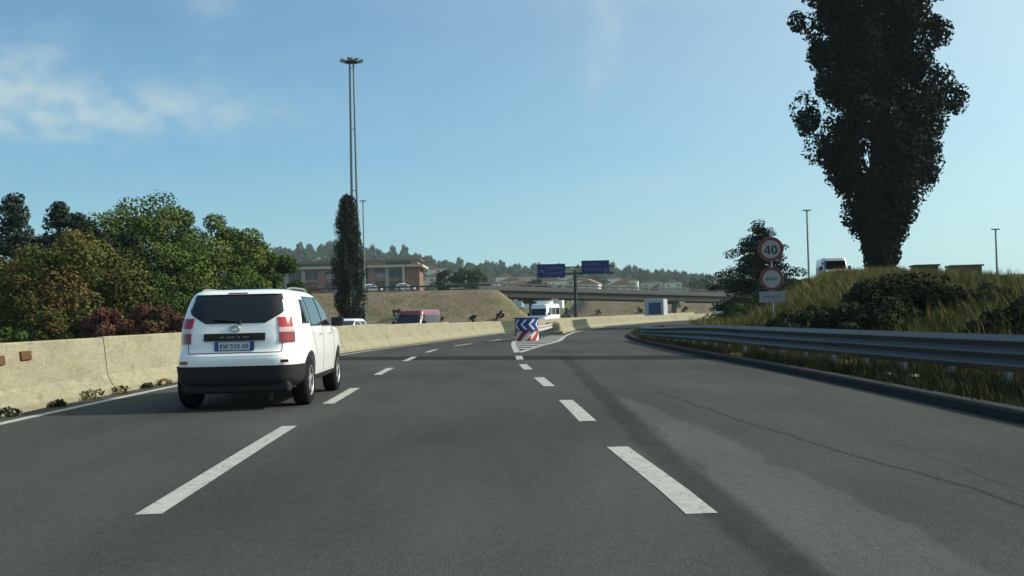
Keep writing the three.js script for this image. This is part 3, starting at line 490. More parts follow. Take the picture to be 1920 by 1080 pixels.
{
  const t = thing('direction_sign', 'dark T shaped post carrying two blue direction panels beyond the white camper', 'road sign', [7.0, -0.4, 112]);
  part('post', cyl(0.17, 0.22, 6.3, 0, 3.15, 0), M.darkSteel, t);
  part('beam', [box(8.6, 0.2, 0.2, 0.05, 5.98, -0.02), box(8.6, 0.14, 0.14, 0.05, 6.7, -0.02)], M.darkSteel, t);
  part('base', box(0.9, 0.5, 0.9, 0, 0.25, 0), M.greyConcrete, t);
  const face = (left) => canvasTexture(512, 256, (x, w, h) => {
    x.fillStyle = '#0a1e5c'; x.fillRect(0, 0, w, h); x.strokeStyle = '#2c3c70'; x.lineWidth = 8; x.strokeRect(8, 8, w - 16, h - 16); x.fillStyle = '#5a6a98';
    const word = (px, py, n, s) => { for (let i = 0; i < n; i++) { x.fillRect(px + i * s * 0.8, py, s * 0.18, s); if (i % 3 !== 1) x.fillRect(px + i * s * 0.8, py + (i % 2) * s * 0.8, s * 0.55, s * 0.2); else x.fillRect(px + i * s * 0.8 + s * 0.36, py, s * 0.18, s); } };
    if (left) { word(180, 60, 10, 36); word(160, 160, 11, 36); x.save(); x.translate(88, 140); x.rotate(-0.75); x.fillRect(-10, -10, 20, 70); x.beginPath(); x.moveTo(-34, 0); x.lineTo(0, -46); x.lineTo(34, 0); x.fill(); x.restore(); }
    else { word(40, 50, 11, 34); x.fillStyle = '#4a7884'; word(40, 150, 12, 38); x.fillStyle = '#5a6a98'; x.save(); x.translate(452, 190); x.rotate(0.75); x.fillRect(-9, -10, 18, 60); x.beginPath(); x.moveTo(-28, 0); x.lineTo(0, -40); x.lineTo(28, 0); x.fill(); x.restore(); }
  });
  for (const [x, y, l] of [[-2.62, 6.34, true], [2.27, 6.62, false]]) {
    const p = part('panel', rbox(3.1, 1.5, 0.06, 0.02, 0, 0, 0), M.darkSteel, t); p.position.set(x, y, 0.15); p.rotation.y = 0.06;
    const f = part('panel_face', new THREE.PlaneGeometry(3.06, 1.46), new THREE.MeshStandardMaterial({ map: face(l), roughness: 0.6 }), p); f.position.z = 0.034;
  }
}
{
  const X = 9.75, Z = 38, g = groundHeight(X, Z), t = thing('speed_sign', 'post with two round red ringed traffic signs and a plate before the cedar', 'road sign', [X, g, Z], 0.22);
  const disc = (draw) => canvasTexture(256, 256, (x, w, h) => { x.fillStyle = '#74262c'; x.fillRect(0, 0, w, h); x.fillStyle = '#949291'; x.beginPath(); x.arc(128, 128, 98, 0, 7); x.fill(); draw(x); });
  const d1 = disc((x) => { x.fillStyle = '#15171a'; x.font = 'bold 130px sans-serif'; x.textAlign = 'center'; x.textBaseline = 'middle'; x.fillText('40', 128, 136); });
  const d2 = disc((x) => { x.fillStyle = '#5d6064'; x.fillRect(58, 112, 82, 26); x.fillRect(146, 118, 40, 20); x.fillRect(66, 140, 24, 8); x.fillRect(120, 140, 24, 8); x.fillRect(160, 140, 20, 8); });
  part('post', cyl(0.04, 0.04, 4.2 - g, 0, (4.2 - g) / 2 - 0.15, -0.06, 10), M.mast, t);
  for (const [y, tex, r] of [[3.42, d1, 0.46], [2.3, d2, 0.44]]) {
    const p = part('disc', new THREE.CylinderGeometry(r, r, 0.03, 40).rotateX(Math.PI / 2), M.post, t); p.position.y = y - g;
    const f = part('disc_face', new THREE.CircleGeometry(r - 0.012, 40), new THREE.MeshStandardMaterial({ map: tex, roughness: 0.6 }), p); f.position.z = 0.018;
  }
  const tex = canvasTexture(256, 128, (x, w, h) => { x.fillStyle = '#8a878a'; x.fillRect(0, 0, w, h); x.fillStyle = '#54565c'; for (let i = 0; i < 9; i++) x.fillRect(40 + i * 20, 48, 10, 34); });
  const p = part('plate', box(0.95, 0.42, 0.03), M.post, t); p.position.y = 1.63 - g;
  part('plate_face', new THREE.PlaneGeometry(0.92, 0.39), new THREE.MeshStandardMaterial({ map: tex, roughness: 0.6 }), p).position.z = 0.018;
  part('clamp', [box(0.1, 0.04, 0.08, 0, 3.42 - g, -0.05), box(0.1, 0.04, 0.08, 0, 2.3 - g, -0.05), box(0.1, 0.04, 0.08, 0, 1.63 - g, -0.05)], M.mast, t);
}

// ---------------------------------------------------------------- lamp masts
{
  const t = thing('light_mast', 'tall twin tube floodlight mast rising behind the cypress', 'lamp mast', [-16.15, -0.3, 105]);
  const H = 28.2;
  for (const sd of [-1, 1]) part('mast_tube', taper(new THREE.Vector3(sd * 0.34, 0, 0), new THREE.Vector3(sd * 0.2, H, 0), 0.17, 0.1, 12), M.mast, t);
  for (let y = 2; y < H; y += 6.4) part('crosspiece', box(0.5, 0.07, 0.07, 0, y, 0), M.mast, t);
  part('base_block', box(1.8, 0.5, 1.4, 0, 0.2, 0), M.greyConcrete, t);
  part('head_ring', [new THREE.TorusGeometry(0.6, 0.09, 8, 24).rotateX(Math.PI / 2).translate(0, H + 0.05, 0), cyl(0.12, 0.5, 0.5, 0, H + 0.25, 0)], M.darkSteel, t);
  for (let k = 0; k < 8; k++) {
    const a = k * Math.PI / 4 + 0.1, f = part('floodlight', [rbox(0.5, 0.12, 0.36, 0.04), box(0.5, 0.05, 0.06, -0.4, -0.04, 0)], M.darkSteel, t);
    f.position.set(Math.cos(a) * 1.0, H + 0.12, Math.sin(a) * 1.0); f.rotation.set(0, -a, 0); f.rotateZ(0.25);
    part('lamp_glass', box(0.42, 0.01, 0.28, 0, -0.067, 0), M.headLens, f);
  }
}
function lampPost(label, x, z, base, top) {
  const t = thing('lamp_post', label, 'lamp post', [x, base, z]), h = top - base;
  part('pole', taper(new THREE.Vector3(0, -0.3, 0), new THREE.Vector3(0, h, 0), 0.14, 0.09, 10), M.mast, t);
  part('lamp_head', [rbox(0.95, 0.14, 0.34, 0.05, 0, h + 0.03, 0), cyl(0.09, 0.11, 0.2, 0, h - 0.08, 0)], M.mast, t);
  part('lamp_glass', box(0.7, 0.012, 0.24, 0, h - 0.05, 0), M.headLens, t);
}
lampPost('slim grey lamp post just right of the twin tube mast', -21.8, 150, -0.4, 18.6);
lampPost('slim grey lamp post between the cedar and the tall poplar', 35.2, 120, groundHeight(35.2, 120), 12.7);
lampPost('slim grey lamp post at the far right beyond the grassy crest', 57.5, 120, groundHeight(57.5, 120), 9.9);

// ---------------------------------------------------------------- foliage
class Leaves {
  constructor(seed) { this.r = rngOf(seed); this.p = []; this.n = []; this.c = []; this.i = []; }
  gauss() { return (this.r() + this.r() + this.r() - 1.5) * 1.15; }
  leaf(x, y, z, nx, ny, nz, s, col) {
    const r = this.r; let l = Math.hypot(nx, ny, nz) || 1; nx /= l; ny /= l; nz /= l;
    let ax = r() - 0.5, ay = r() - 0.5, az = r() - 0.5, d = ax * nx + ay * ny + az * nz; ax -= d * nx; ay -= d * ny; az -= d * nz; l = Math.hypot(ax, ay, az) || 1; ax /= l; ay /= l; az /= l;
    const bx = ny * az - nz * ay, by = nz * ax - nx * az, bz = nx * ay - ny * ax, w = s * (0.42 + 0.25 * r()), o = this.p.length / 3, f = s * 0.18;
    this.p.push(x - ax * s, y - ay * s, z - az * s, x + bx * w + nx * f, y + by * w + ny * f, z + bz * w + nz * f, x + ax * s, y + ay * s, z + az * s, x - bx * w + nx * f, y - by * w + ny * f, z - bz * w + nz * f);
    for (let k = 0; k < 4; k++) { this.n.push(nx, ny, nz); this.c.push(...col); }
    this.i.push(o, o + 2, o + 1, o, o + 3, o + 2);
  }
  clump(cx, cy, cz, rx, ry, rz, count, size, palette, { lean = 0.65, up = 0.15, hollow = 0.5 } = {}) {
    const r = this.r, base = palette[Math.floor(r() * palette.length)], tint = 0.85 + 0.3 * r();
    for (let k = 0; k < count; k++) {
      let dx = this.gauss(), dy = this.gauss(), dz = this.gauss(), l = Math.hypot(dx, dy, dz) || 1; dx /= l; dy /= l; dz /= l;
      const q = mix(hollow, 1.08, Math.sqrt(r())), m = r() < 0.8 ? base : palette[Math.floor(r() * palette.length)], v = tint * (0.75 + 0.5 * r());
      this.leaf(cx + dx * rx * q, cy + dy * ry * q, cz + dz * rz * q, dx * lean + this.gauss() * 0.7, dy * lean + up + this.gauss() * 0.7, dz * lean + this.gauss() * 0.7, size * (0.6 + 0.8 * r()), m.map((c) => c * v));
    }
  }
  geometry() { const g = new THREE.BufferGeometry(); g.setAttribute('position', new THREE.Float32BufferAttribute(this.p, 3)); g.setAttribute('normal', new THREE.Float32BufferAttribute(this.n, 3)); g.setAttribute('color', new THREE.Float32BufferAttribute(this.c, 3)); g.setAttribute('uv', new THREE.Float32BufferAttribute(new Float32Array(this.p.length / 3 * 2), 2)); g.setIndex(this.i); return g; }
}
const PAL = {
  acacia: [[0.064, 0.098, 0.021], [0.085, 0.119, 0.025], [0.051, 0.081, 0.019], [0.102, 0.128, 0.034]],
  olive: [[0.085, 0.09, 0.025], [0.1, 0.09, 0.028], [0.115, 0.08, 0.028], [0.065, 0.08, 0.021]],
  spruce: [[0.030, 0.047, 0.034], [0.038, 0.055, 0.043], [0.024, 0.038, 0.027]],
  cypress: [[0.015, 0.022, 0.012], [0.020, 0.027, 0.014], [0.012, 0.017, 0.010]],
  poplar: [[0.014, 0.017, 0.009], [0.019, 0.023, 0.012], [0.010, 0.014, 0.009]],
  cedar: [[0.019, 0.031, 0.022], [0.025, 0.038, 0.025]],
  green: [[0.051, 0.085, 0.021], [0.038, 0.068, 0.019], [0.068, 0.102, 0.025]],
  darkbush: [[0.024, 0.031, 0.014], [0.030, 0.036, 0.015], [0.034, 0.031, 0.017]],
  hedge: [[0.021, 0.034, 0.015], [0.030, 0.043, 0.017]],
  red: [[0.093, 0.038, 0.030], [0.111, 0.051, 0.034], [0.076, 0.051, 0.025]],
  dry: [[0.136, 0.102, 0.038], [0.102, 0.093, 0.030]],
};
function trunkOf(t, pts, r0, r1, mat = M.bark) { const list = []; for (let i = 1; i < pts.length; i++) list.push(taper(pts[i - 1], pts[i], mix(r0, r1, (i - 1) / (pts.length - 1)), mix(r0, r1, i / (pts.length - 1)), 9)); return part('trunk', list, mat, t); }
// broad crown: clumps spread over and through an uneven dome
function broadTree(name, label, [x, z], { h, rx, ry = h * 0.42, cy = h - ry, pal, seed, clumps = 70, leaves = 260, size = 0.13, base, group, flat = 0, trunk = true, category = 'tree', lop = 0 }) {
  const g0 = base ?? groundHeight(x, z), t = thing(name, label, category, [x, g0, z], 0, group), L = new Leaves(seed), r = L.r, H = h - g0, C = cy - g0, ends = [];
  for (let k = 0; k < clumps; k++) {
    const a = r() * Math.PI * 2, u = r() * 2 - 1, q = mix(0.45, 1, Math.sqrt(r())) * (1 + 0.35 * fbm(Math.cos(a) * 1.7 + seed, u * 1.7, Math.sin(a) * 1.7, 3)), s = Math.sqrt(1 - u * u);
    const px = Math.cos(a) * s * rx * q * (1 + lop * u), pz = Math.sin(a) * s * rx * q, py = C + (u < 0 ? u * (1 - flat) : u) * ry * q, cr = rx * (0.17 + 0.13 * r());
    L.clump(px, Math.max(py, cr * 0.5), pz, cr, cr * (0.62 + 0.3 * r()), cr, leaves, size, pal);
    if (k % 4 === 0) ends.push(new THREE.Vector3(px, py, pz));
  }
  const crown = part(category === 'tree' ? 'crown' : 'foliage', L.geometry(), M.leaf, t);
  const fork = new THREE.Vector3(rx * 0.04, Math.max(0.2, C - ry * 0.75), 0);
  if (trunk) trunkOf(t, [new THREE.Vector3(0, -0.2, 0), new THREE.Vector3(-rx * 0.02, fork.y * 0.5, 0), fork, new THREE.Vector3(0, C, 0)], Math.max(0.07, H * 0.028), H * 0.012);
  part(trunk ? 'limbs' : 'stems', ends.map((e) => taper(trunk ? fork : new THREE.Vector3(e.x * 0.15, -0.1, e.z * 0.15), e, H * 0.011 + 0.015, 0.012, 5)), M.bark, t);
  return t;
}
// column of upswept clumps with the half width given by height keys
function columnTree(name, label, [x, z], base, keys, { pal, seed, clumps, leaves, size, cr, squash = 1.7, trunkR, trunkTop, bark = M.darkBark, rough = 0.3 }) {
  const t = thing(name, label, 'tree', [x, base, z]), L = new Leaves(seed), r = L.r, y0 = keys[0][0], y1 = keys[keys.length - 1][0], ends = [];
  const half = (y) => { for (let i = 1; i < keys.length; i++) if (y <= keys[i][0]) { const f = (y - keys[i - 1][0]) / (keys[i][0] - keys[i - 1][0]); return [mix(keys[i - 1][1], keys[i][1], f), mix(keys[i - 1][2], keys[i][2], f)]; } return [0.1, 0.1]; };
  for (let k = 0; k < clumps; k++) {
    const y = y0 + (y1 - y0) * ((k + r()) / clumps), [wl, wr] = half(y), a = r() * Math.PI * 2, q = Math.sqrt(mix(0.12, 1, r())) * (1 + rough * 2 * fbm(Math.cos(a) * 1.3 + seed, y * 0.45, Math.sin(a) * 1.3, 3)), c = Math.cos(a);
    const px = c * (c > 0 ? wr : wl) * q, pz = Math.sin(a) * (wl + wr) / 2 * q, R1 = Math.min(cr, (wl + wr) * 0.4) * (0.7 + 0.6 * r());
    L.clump(px, y - base, pz, R1, R1 * squash, R1, leaves, size, pal, { up: 0.1 });
    if (k % 5 === 0) ends.push([new THREE.Vector3(px, y - base, pz), Math.max(0.3, y - base - Math.hypot(px, pz) * 1.6)]);
  }
  part('crown', L.geometry(), M.leaf, t);
  trunkOf(t, [new THREE.Vector3(0, -0.4, 0), new THREE.Vector3(0, (trunkTop - base) * 0.4, 0), new THREE.Vector3(0.05, trunkTop - base, 0)], trunkR, trunkR * 0.3, bark);
  part('limbs', ends.map(([e, y]) => taper(new THREE.Vector3(0, Math.min(y, trunkTop - base), 0), e, trunkR * 0.16, 0.015, 5)), bark, t);
  return t;
}
// tiers of drooping branches
function tierTree(name, label, [x, z], base, { h, r: rad, tiers, pal, seed, size, leaves, low = 0.12, droop = -0.1, point = 1, arms = 8, thick = 0.5 }) {
  const t = thing(name, label, 'tree', [x, base, z]), L = new Leaves(seed), r = L.r, ends = [];
  for (let k = 0; k < tiers; k++) {
    const f = k / (tiers - 1), y = h * mix(low, 0.985, f), rr = rad * Math.pow(1 - f, point) * (0.75 + 0.5 * r()) + 0.18, n = Math.max(3, Math.round(arms * (1 - f * 0.5)));
    for (let a = 0; a < n; a++) {
      const th = (a + r() * 0.9) / n * Math.PI * 2 + k, len = rr * (0.5 + 0.65 * r()), yy = y + (r() - 0.5) * h / tiers * 1.6, steps = Math.max(1, Math.round(len / 0.55));
      for (let s = 1; s <= steps; s++) { const q = s / steps, px = Math.cos(th) * len * q, pz = Math.sin(th) * len * q, py = yy + droop * len * q * q + 0.12 * L.gauss(), c = mix(0.42, 0.24, q) * (rad / 3) + 0.12; L.clump(px, py, pz, c * 1.2, c * thick * (0.7 + 0.8 * r()), c * 1.2, leaves, size, pal, { up: 0.6 }); }
      ends.push([y, new THREE.Vector3(Math.cos(th) * len, yy + droop * len, Math.sin(th) * len)]);
    }
  }
  part('crown', L.geometry(), M.leaf, t);
  trunkOf(t, [new THREE.Vector3(0, -0.4, 0), new THREE.Vector3(0, h * 0.5, 0), new THREE.Vector3(0, h, 0)], h * 0.022, 0.03, M.darkBark);
  part('limbs', ends.map(([y, e]) => taper(new THREE.Vector3(0, y - 0.05, 0), e, h * 0.005, 0.01, 4)), M.darkBark, t);
  return t;
}

// left side, beyond the opposite carriageway
tierTree('spruce_tree', 'dark bluish conifer at the left edge, tallest of the three conifers', [-22.6, 46], -0.1, { h: 7.25, r: 2.3, tiers: 21, thick: 0.75, droop: -0.3, pal: PAL.spruce, seed: 31, size: 0.088, leaves: 104 });
tierTree('spruce_tree', 'dark bluish conifer with a pointed top, middle of the three conifers at the left', [-21.2, 47.5], -0.1, { h: 6.9, r: 2.2, tiers: 20, thick: 0.75, droop: -0.3, pal: PAL.spruce, seed: 32, size: 0.088, leaves: 104 });
tierTree('spruce_tree', 'smaller dark conifer showing right of the two taller ones at the left', [-19.9, 46.5], -0.1, { h: 6.25, r: 1.9, tiers: 19, thick: 0.75, droop: -0.3, pal: PAL.spruce, seed: 33, size: 0.088, leaves: 95 });
broadTree('olive_bush', 'broad olive brown tree in front of the dark conifers at the left', [-17.3, 39.5], { h: 4.75, rx: 2.9, ry: 2.45, pal: PAL.olive, seed: 41, clumps: 90, leaves: 456, size: 0.068 });
broadTree('broadleaf_tree', 'tall green spreading tree at the middle of the left row of trees', [-18.4, 52], { h: 7.3, rx: 3.5, ry: 3.4, pal: PAL.acacia, seed: 42, clumps: 100, leaves: 494, size: 0.082 });
broadTree('broadleaf_tree', 'green rounded tree at the right end of the left row, above the white car', [-16.4, 56], { h: 6.85, rx: 3.0, ry: 3.2, pal: PAL.acacia, seed: 43, clumps: 95, leaves: 494, size: 0.082 });
broadTree('broadleaf_tree', 'low green tree sloping down at the right end of the left row', [-14.6, 58.5], { h: 5.5, rx: 2.5, ry: 2.9, pal: PAL.green, seed: 44, clumps: 60, leaves: 456, size: 0.082 });
broadTree('broadleaf_tree', 'dark green tree half hidden between the olive brown tree and the tall green one', [-18.3, 46], { h: 5.7, rx: 2.1, ry: 2.7, pal: PAL.hedge, seed: 45, clumps: 60, leaves: 418, size: 0.082 });
for (const [x, z, h, rx, pal, label, sd] of [
  [-19.8, 37.5, 2.0, 1.4, PAL.hedge, 'dark low shrub at the left edge under the olive brown tree', 51],
  [-18.3, 35.5, 1.45, 1.1, PAL.green, 'light green low bush peeping over the barrier at the left edge', 52],
  [-14.4, 36.5, 1.7, 1.2, PAL.red, 'reddish brown low shrub peeping over the barrier left of the white car', 53],
  [-12.9, 37, 1.9, 1.2, PAL.red, 'reddish shrub close behind the left tail lamp of the white car', 54],
  [-14.9, 41, 3.0, 1.6, PAL.green, 'mid green shrub below the tall green tree', 55],
  [-13.9, 44, 3.2, 1.6, PAL.acacia, 'green shrub just left of the white car roof', 56],
  [-12.6, 47, 3.3, 1.7, PAL.green, 'green shrub hidden partly behind the white car roof', 57],
  [-16.2, 37, 1.8, 1.2, PAL.olive, 'olive shrub peeping over the barrier below the olive brown tree', 58],
]) broadTree('shrub', label, [x, z], { h, rx, ry: h * 0.55, cy: h * 0.45, pal, seed: sd, clumps: 36, leaves: 323, size: 0.061, trunk: false, category: 'shrub' });
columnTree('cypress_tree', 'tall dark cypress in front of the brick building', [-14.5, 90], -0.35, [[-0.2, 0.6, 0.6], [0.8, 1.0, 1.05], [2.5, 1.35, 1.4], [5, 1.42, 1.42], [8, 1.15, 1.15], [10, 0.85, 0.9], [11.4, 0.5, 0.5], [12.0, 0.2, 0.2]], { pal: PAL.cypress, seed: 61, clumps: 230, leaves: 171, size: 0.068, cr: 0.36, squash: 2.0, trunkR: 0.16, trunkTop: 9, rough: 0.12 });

// right side
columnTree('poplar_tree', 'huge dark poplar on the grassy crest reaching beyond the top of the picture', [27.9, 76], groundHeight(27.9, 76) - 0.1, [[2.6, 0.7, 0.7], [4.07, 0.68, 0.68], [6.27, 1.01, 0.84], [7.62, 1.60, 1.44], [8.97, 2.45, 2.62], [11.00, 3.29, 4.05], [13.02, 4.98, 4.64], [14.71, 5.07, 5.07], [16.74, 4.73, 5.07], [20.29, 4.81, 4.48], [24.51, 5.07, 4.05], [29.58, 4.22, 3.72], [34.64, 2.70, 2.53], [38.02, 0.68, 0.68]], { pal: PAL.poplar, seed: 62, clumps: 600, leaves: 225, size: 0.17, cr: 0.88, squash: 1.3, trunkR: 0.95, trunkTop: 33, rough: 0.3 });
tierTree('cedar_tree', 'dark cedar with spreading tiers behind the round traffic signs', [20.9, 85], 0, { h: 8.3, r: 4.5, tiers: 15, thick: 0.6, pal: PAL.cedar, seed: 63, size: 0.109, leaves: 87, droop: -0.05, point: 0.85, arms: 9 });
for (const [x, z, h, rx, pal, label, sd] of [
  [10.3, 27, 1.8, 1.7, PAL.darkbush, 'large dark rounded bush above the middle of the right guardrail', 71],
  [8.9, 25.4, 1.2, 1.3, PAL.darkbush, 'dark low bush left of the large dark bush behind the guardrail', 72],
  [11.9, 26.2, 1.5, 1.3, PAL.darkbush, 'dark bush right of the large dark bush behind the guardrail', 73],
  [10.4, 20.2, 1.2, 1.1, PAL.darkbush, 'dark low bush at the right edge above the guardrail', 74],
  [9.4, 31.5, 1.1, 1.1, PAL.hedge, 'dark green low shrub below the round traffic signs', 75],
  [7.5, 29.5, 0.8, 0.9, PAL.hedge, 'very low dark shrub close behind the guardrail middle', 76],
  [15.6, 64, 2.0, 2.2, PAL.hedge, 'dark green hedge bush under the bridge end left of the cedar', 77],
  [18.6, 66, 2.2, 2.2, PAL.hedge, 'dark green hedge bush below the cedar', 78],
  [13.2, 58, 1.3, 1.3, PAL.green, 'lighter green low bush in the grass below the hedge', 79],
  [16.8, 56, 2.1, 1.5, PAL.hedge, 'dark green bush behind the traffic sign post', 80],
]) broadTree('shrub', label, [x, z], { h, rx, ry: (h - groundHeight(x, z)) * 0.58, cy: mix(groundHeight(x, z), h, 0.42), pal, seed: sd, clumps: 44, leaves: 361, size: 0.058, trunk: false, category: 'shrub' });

// ---------------------------------------------------------------- dirt banks, bridge, building and hills
const BANK = 6.6;
function bank(x0, x1, z0, z1, height, step) {
  const nx = Math.round((x1 - x0) / step), nz = Math.round((z1 - z0) / step), pos = [], uv = [], idx = [];
  for (let j = 0; j <= nz; j++) for (let i = 0; i <= nx; i++) { const x = mix(x0, x1, i / nx), z = mix(z0, z1, j / nz); pos.push(x, height(x, z), -z); uv.push(x, z * 1.2); }
  for (let j = 1; j <= nz; j++) for (let i = 1; i <= nx; i++) { const a = (j - 1) * (nx + 1) + i - 1, c = a + nx + 1; idx.push(a, a + 1, c + 1, a, c + 1, c); }
  const g = new THREE.BufferGeometry(); g.setAttribute('position', new THREE.Float32BufferAttribute(pos, 3)); g.setAttribute('uv', new THREE.Float32BufferAttribute(uv, 2)); g.setIndex(idx); g.computeVertexNormals(); return g;
}
const nearBank = (x, z) => { const dx = Math.max(0, x + 3.2, -x - 70), dz = Math.max(0, 199 - z, z - 262), d = Math.hypot(dx / 8, dz / 12); return Math.max(-0.9, BANK * (1 - smooth(-0.15, 1.08, d) * 1.02) + 0.35 * fbm(x * 0.12, z * 0.12, 6) * smooth(0.02, 0.3, d)) - (d > 1.2 ? 0.4 : 0); };
structure('dirt_bank', bank(-90, 10, 182, 275, nearBank, 1.6), M.dirt);
const farBank = (x, z) => { const dx = Math.max(0, 26 - x), dz = Math.max(0, 338 - z, z - 380), d = Math.hypot(dx / 9, dz / 15); return Math.max(-0.9, 7.0 * (1 - smooth(-0.15, 1.08, d) * 1.02) + 0.4 * fbm(x * 0.1, z * 0.1, 16) * smooth(0.02, 0.3, d)) - (d > 1.2 ? 0.4 : 0); };
structure('dirt_bank', bank(8, 130, 316, 400, farBank, 2.4), M.dirt);

{ // road bridge
  const a = new THREE.Vector3(-7, 5.15, 210), b = new THREE.Vector3(82, 2.1, 277), len = Math.hypot(b.x - a.x, b.z - a.z);
  const t = thing('road_bridge', 'long grey concrete road bridge with railing crossing behind the blue direction sign', 'bridge', [a.x, 0, a.z]);
  t.rotation.y = Math.atan2(b.z - a.z, b.x - a.x);
  const grade = Math.atan2(b.y - a.y, len), on = (g) => { g.rotateZ(grade); g.translate(0, a.y, 0); return g; };
  const dull = std([0.1, 0.1, 0.095], 0.95), dull2 = std([0.055, 0.054, 0.05], 0.95);
  part('deck', on(box(len, 0.42, 11, len / 2, 1.62, -5.5)), dull, t);
  for (let k = 0; k < 5; k++) part('girder', on(box(len, 1.4, 0.5, len / 2, 0.71, -0.75 - k * 2.35)), dull2, t);
  for (const z of [-0.12, -10.88]) {
    part('edge_beam', on(box(len, 0.42, 0.3, len / 2, 2.04, z)), std([0.11, 0.108, 0.1], 0.9), t);
    const rail = part('railing', [on(box(len, 0.3, 0.05, len / 2, 2.85, z)), on(box(len, 0.08, 0.06, len / 2, 3.3, z))], M.darkSteel, t);
    for (let s = 1; s < len; s += 2.4) part('railing_post', box(0.1, 1.15, 0.1, s, a.y + Math.tan(grade) * s + 2.75, z - 0.06), M.darkSteel, rail);
  }
  for (const s of [21, 61, 98]) { const top = a.y + Math.tan(grade) * s + 0.2; part('pier', [box(1.5, top + 0.6, 1.6, s, (top - 0.6) / 2, -2.6), box(1.5, top + 0.6, 1.6, s, (top - 0.6) / 2, -8.2)], s > 50 && s < 90 ? M.concrete : M.greyConcrete, t); part('pier_cap', box(1.9, 0.7, 9.6, s, top - 0.45, -5.4), M.greyConcrete, t); }
  part('abutment', box(1.6, 6, 11.5, 0.4, 2.6, -5.5), M.greyConcrete, t);
}
{ // long two storey block on the bank
  const W = 33, D = 14, t = thing('brick_building', 'long low reddish brick building with pale flat roof slab on the dirt bank', 'building', [-36.6, BANK - 0.1, 221], 0);
  const brick = std([0.26, 0.175, 0.145], 0.95, 0, { bumpMap: rep(grainBump, 0.3, 0.3), bumpScale: 0.05 }), brick2 = std([0.22, 0.14, 0.105], 0.95), pale = std([0.44, 0.39, 0.31], 0.9), grey = std([0.33, 0.3, 0.3], 0.9);
  part('core', box(W - 0.8, 5.6, D - 0.8, 0, 2.8, -D / 2 - 0.1), brick2, t);
  const ys = [[0, 0.75], [2.65, 3.35], [5.2, 5.6]];
  for (const [y0, y1] of ys) part('spandrel', box(W, y1 - y0, 0.4, 0, (y0 + y1) / 2, 0.2), brick, t);
  const bay = 3.65, n = 9;
  for (let k = 0; k <= n; k++) { const w = k === n ? 3.1 : k % 3 === 0 ? 1.5 : 0.8; part('facade_pier', box(w, 5.6, 0.46, k === n ? W / 2 - w / 2 : -W / 2 + w / 2 + k * bay, 2.8, 0.21), k === n ? brick2 : k % 3 === 0 ? brick : grey, t); }
  for (let k = 0; k < n; k++) for (const [y0, y1] of [[0.75, 2.65], [3.35, 5.2]]) {
    const x0 = -W / 2 + k * bay + (k % 3 === 0 ? 1.5 : 0.8), x1 = Math.min(W / 2 - 3.1, -W / 2 + (k + 1) * bay), w = part('window', box(x1 - x0, y1 - y0, 0.06, (x0 + x1) / 2, (y0 + y1) / 2, -0.12), M.glassDark, t);
    part('window_frame', [box(0.08, y1 - y0, 0.1, (x0 + x1) / 2, (y0 + y1) / 2, -0.06), box(x1 - x0, 0.07, 0.1, (x0 + x1) / 2, y1 - 0.05, -0.06)], grey, w);
    if ((k * 7 + Math.round(y0)) % 3 === 0) part('shutter', box(x1 - x0 - 0.1, (y1 - y0) * 0.55, 0.05, (x0 + x1) / 2, y0 + (y1 - y0) * 0.3, -0.02), grey, w);
  }
  for (const x of [W / 2 - 3.4, W / 2 - 12]) part('column', box(0.5, 5.6, 0.5, x, 2.8, 0.75), pale, t);
  const roof = part('roof_slab', box(W + 1.6, 0.55, D + 1.4, 0, 5.9, -D / 2 + 0.4), pale, t);
  part('attic_storey', box(W * 0.98, 1.15, D * 0.7, -0.3, 6.75, -D / 2 - 1), std([0.2, 0.165, 0.13], 0.95), t);
  for (const [x, w] of [[-8.5, 6], [-3, 4.5], [11.5, 5.5]]) part('attic_window', box(w, 0.55, 0.1, x, 6.7, -D / 2 - 1 + D * 0.35 + 0.04), M.glassDark, t);
  part('attic_roof', box(W * 0.98 + 1.2, 0.2, D * 0.75, -0.3, 7.43, -D / 2 - 1), brick2, t);
}
{ // crash rail along the top of the bank
  const p = new Path([[-66, 199.5], [-30, 199.5], [-4, 199.5]]), t = thing('guardrail', 'dark thin guardrail along the top of the dirt bank', 'guardrail');
  part('rail', sweep([[0, 0.4], [0, 0.75], [-0.06, 0.75], [-0.06, 0.4]].map(([o, y]) => [o, y + BANK]), p, 0, p.length, 6), M.darkSteel, t);
  for (let s = 1; s < p.length; s += 4) { const q = p.off(s, -0.1), m = part('post', box(0.12, 1.0, 0.12), M.darkSteel, t); m.position.copy(V(q.x, BANK + 0.25, q.z)); }
}
simpleCar('parked_car', 'small white car parked before the building just right of the cypress', [-28.3, BANK, 206], 1.5, M.whitePaint, { group: 'cars parked before the brick building' });
simpleCar('parked_car', 'small white car parked before the right end of the brick building', [-21.6, BANK, 206], 1.6, M.whitePaint, { group: 'cars parked before the brick building' });
simpleCar('parked_car', 'dark red car parked before the building left of the cypress', [-39.5, BANK, 205], 1.5, M.redPaint, { group: 'cars parked before the brick building' });
for (const [x, z, h, rx, label, sd] of [[-14.8, 236, 11.6, 3.0, 'dark green tree right of the brick building end', 91], [-10.6, 238, 12.2, 3.2, 'rounded green tree in the middle of the clump right of the building', 92], [-7.4, 234, 11.0, 2.6, 'lighter green tree at the right of the clump beside the building', 93]])
  broadTree('bank_tree', label, [x, z], { h, rx, ry: 2.6, base: nearBank(x, z), pal: sd === 91 ? PAL.hedge : PAL.green, seed: sd, clumps: 40, leaves: 90, size: 0.3, group: 'trees on the bank beside the building' });
broadTree('bank_tree', 'dark tree showing above the left end of the bridge', [5.5, 250], { h: 9.2, rx: 4.2, ry: 3, pal: PAL.darkbush, seed: 94, clumps: 40, leaves: 90, size: 0.32, base: -0.4 });
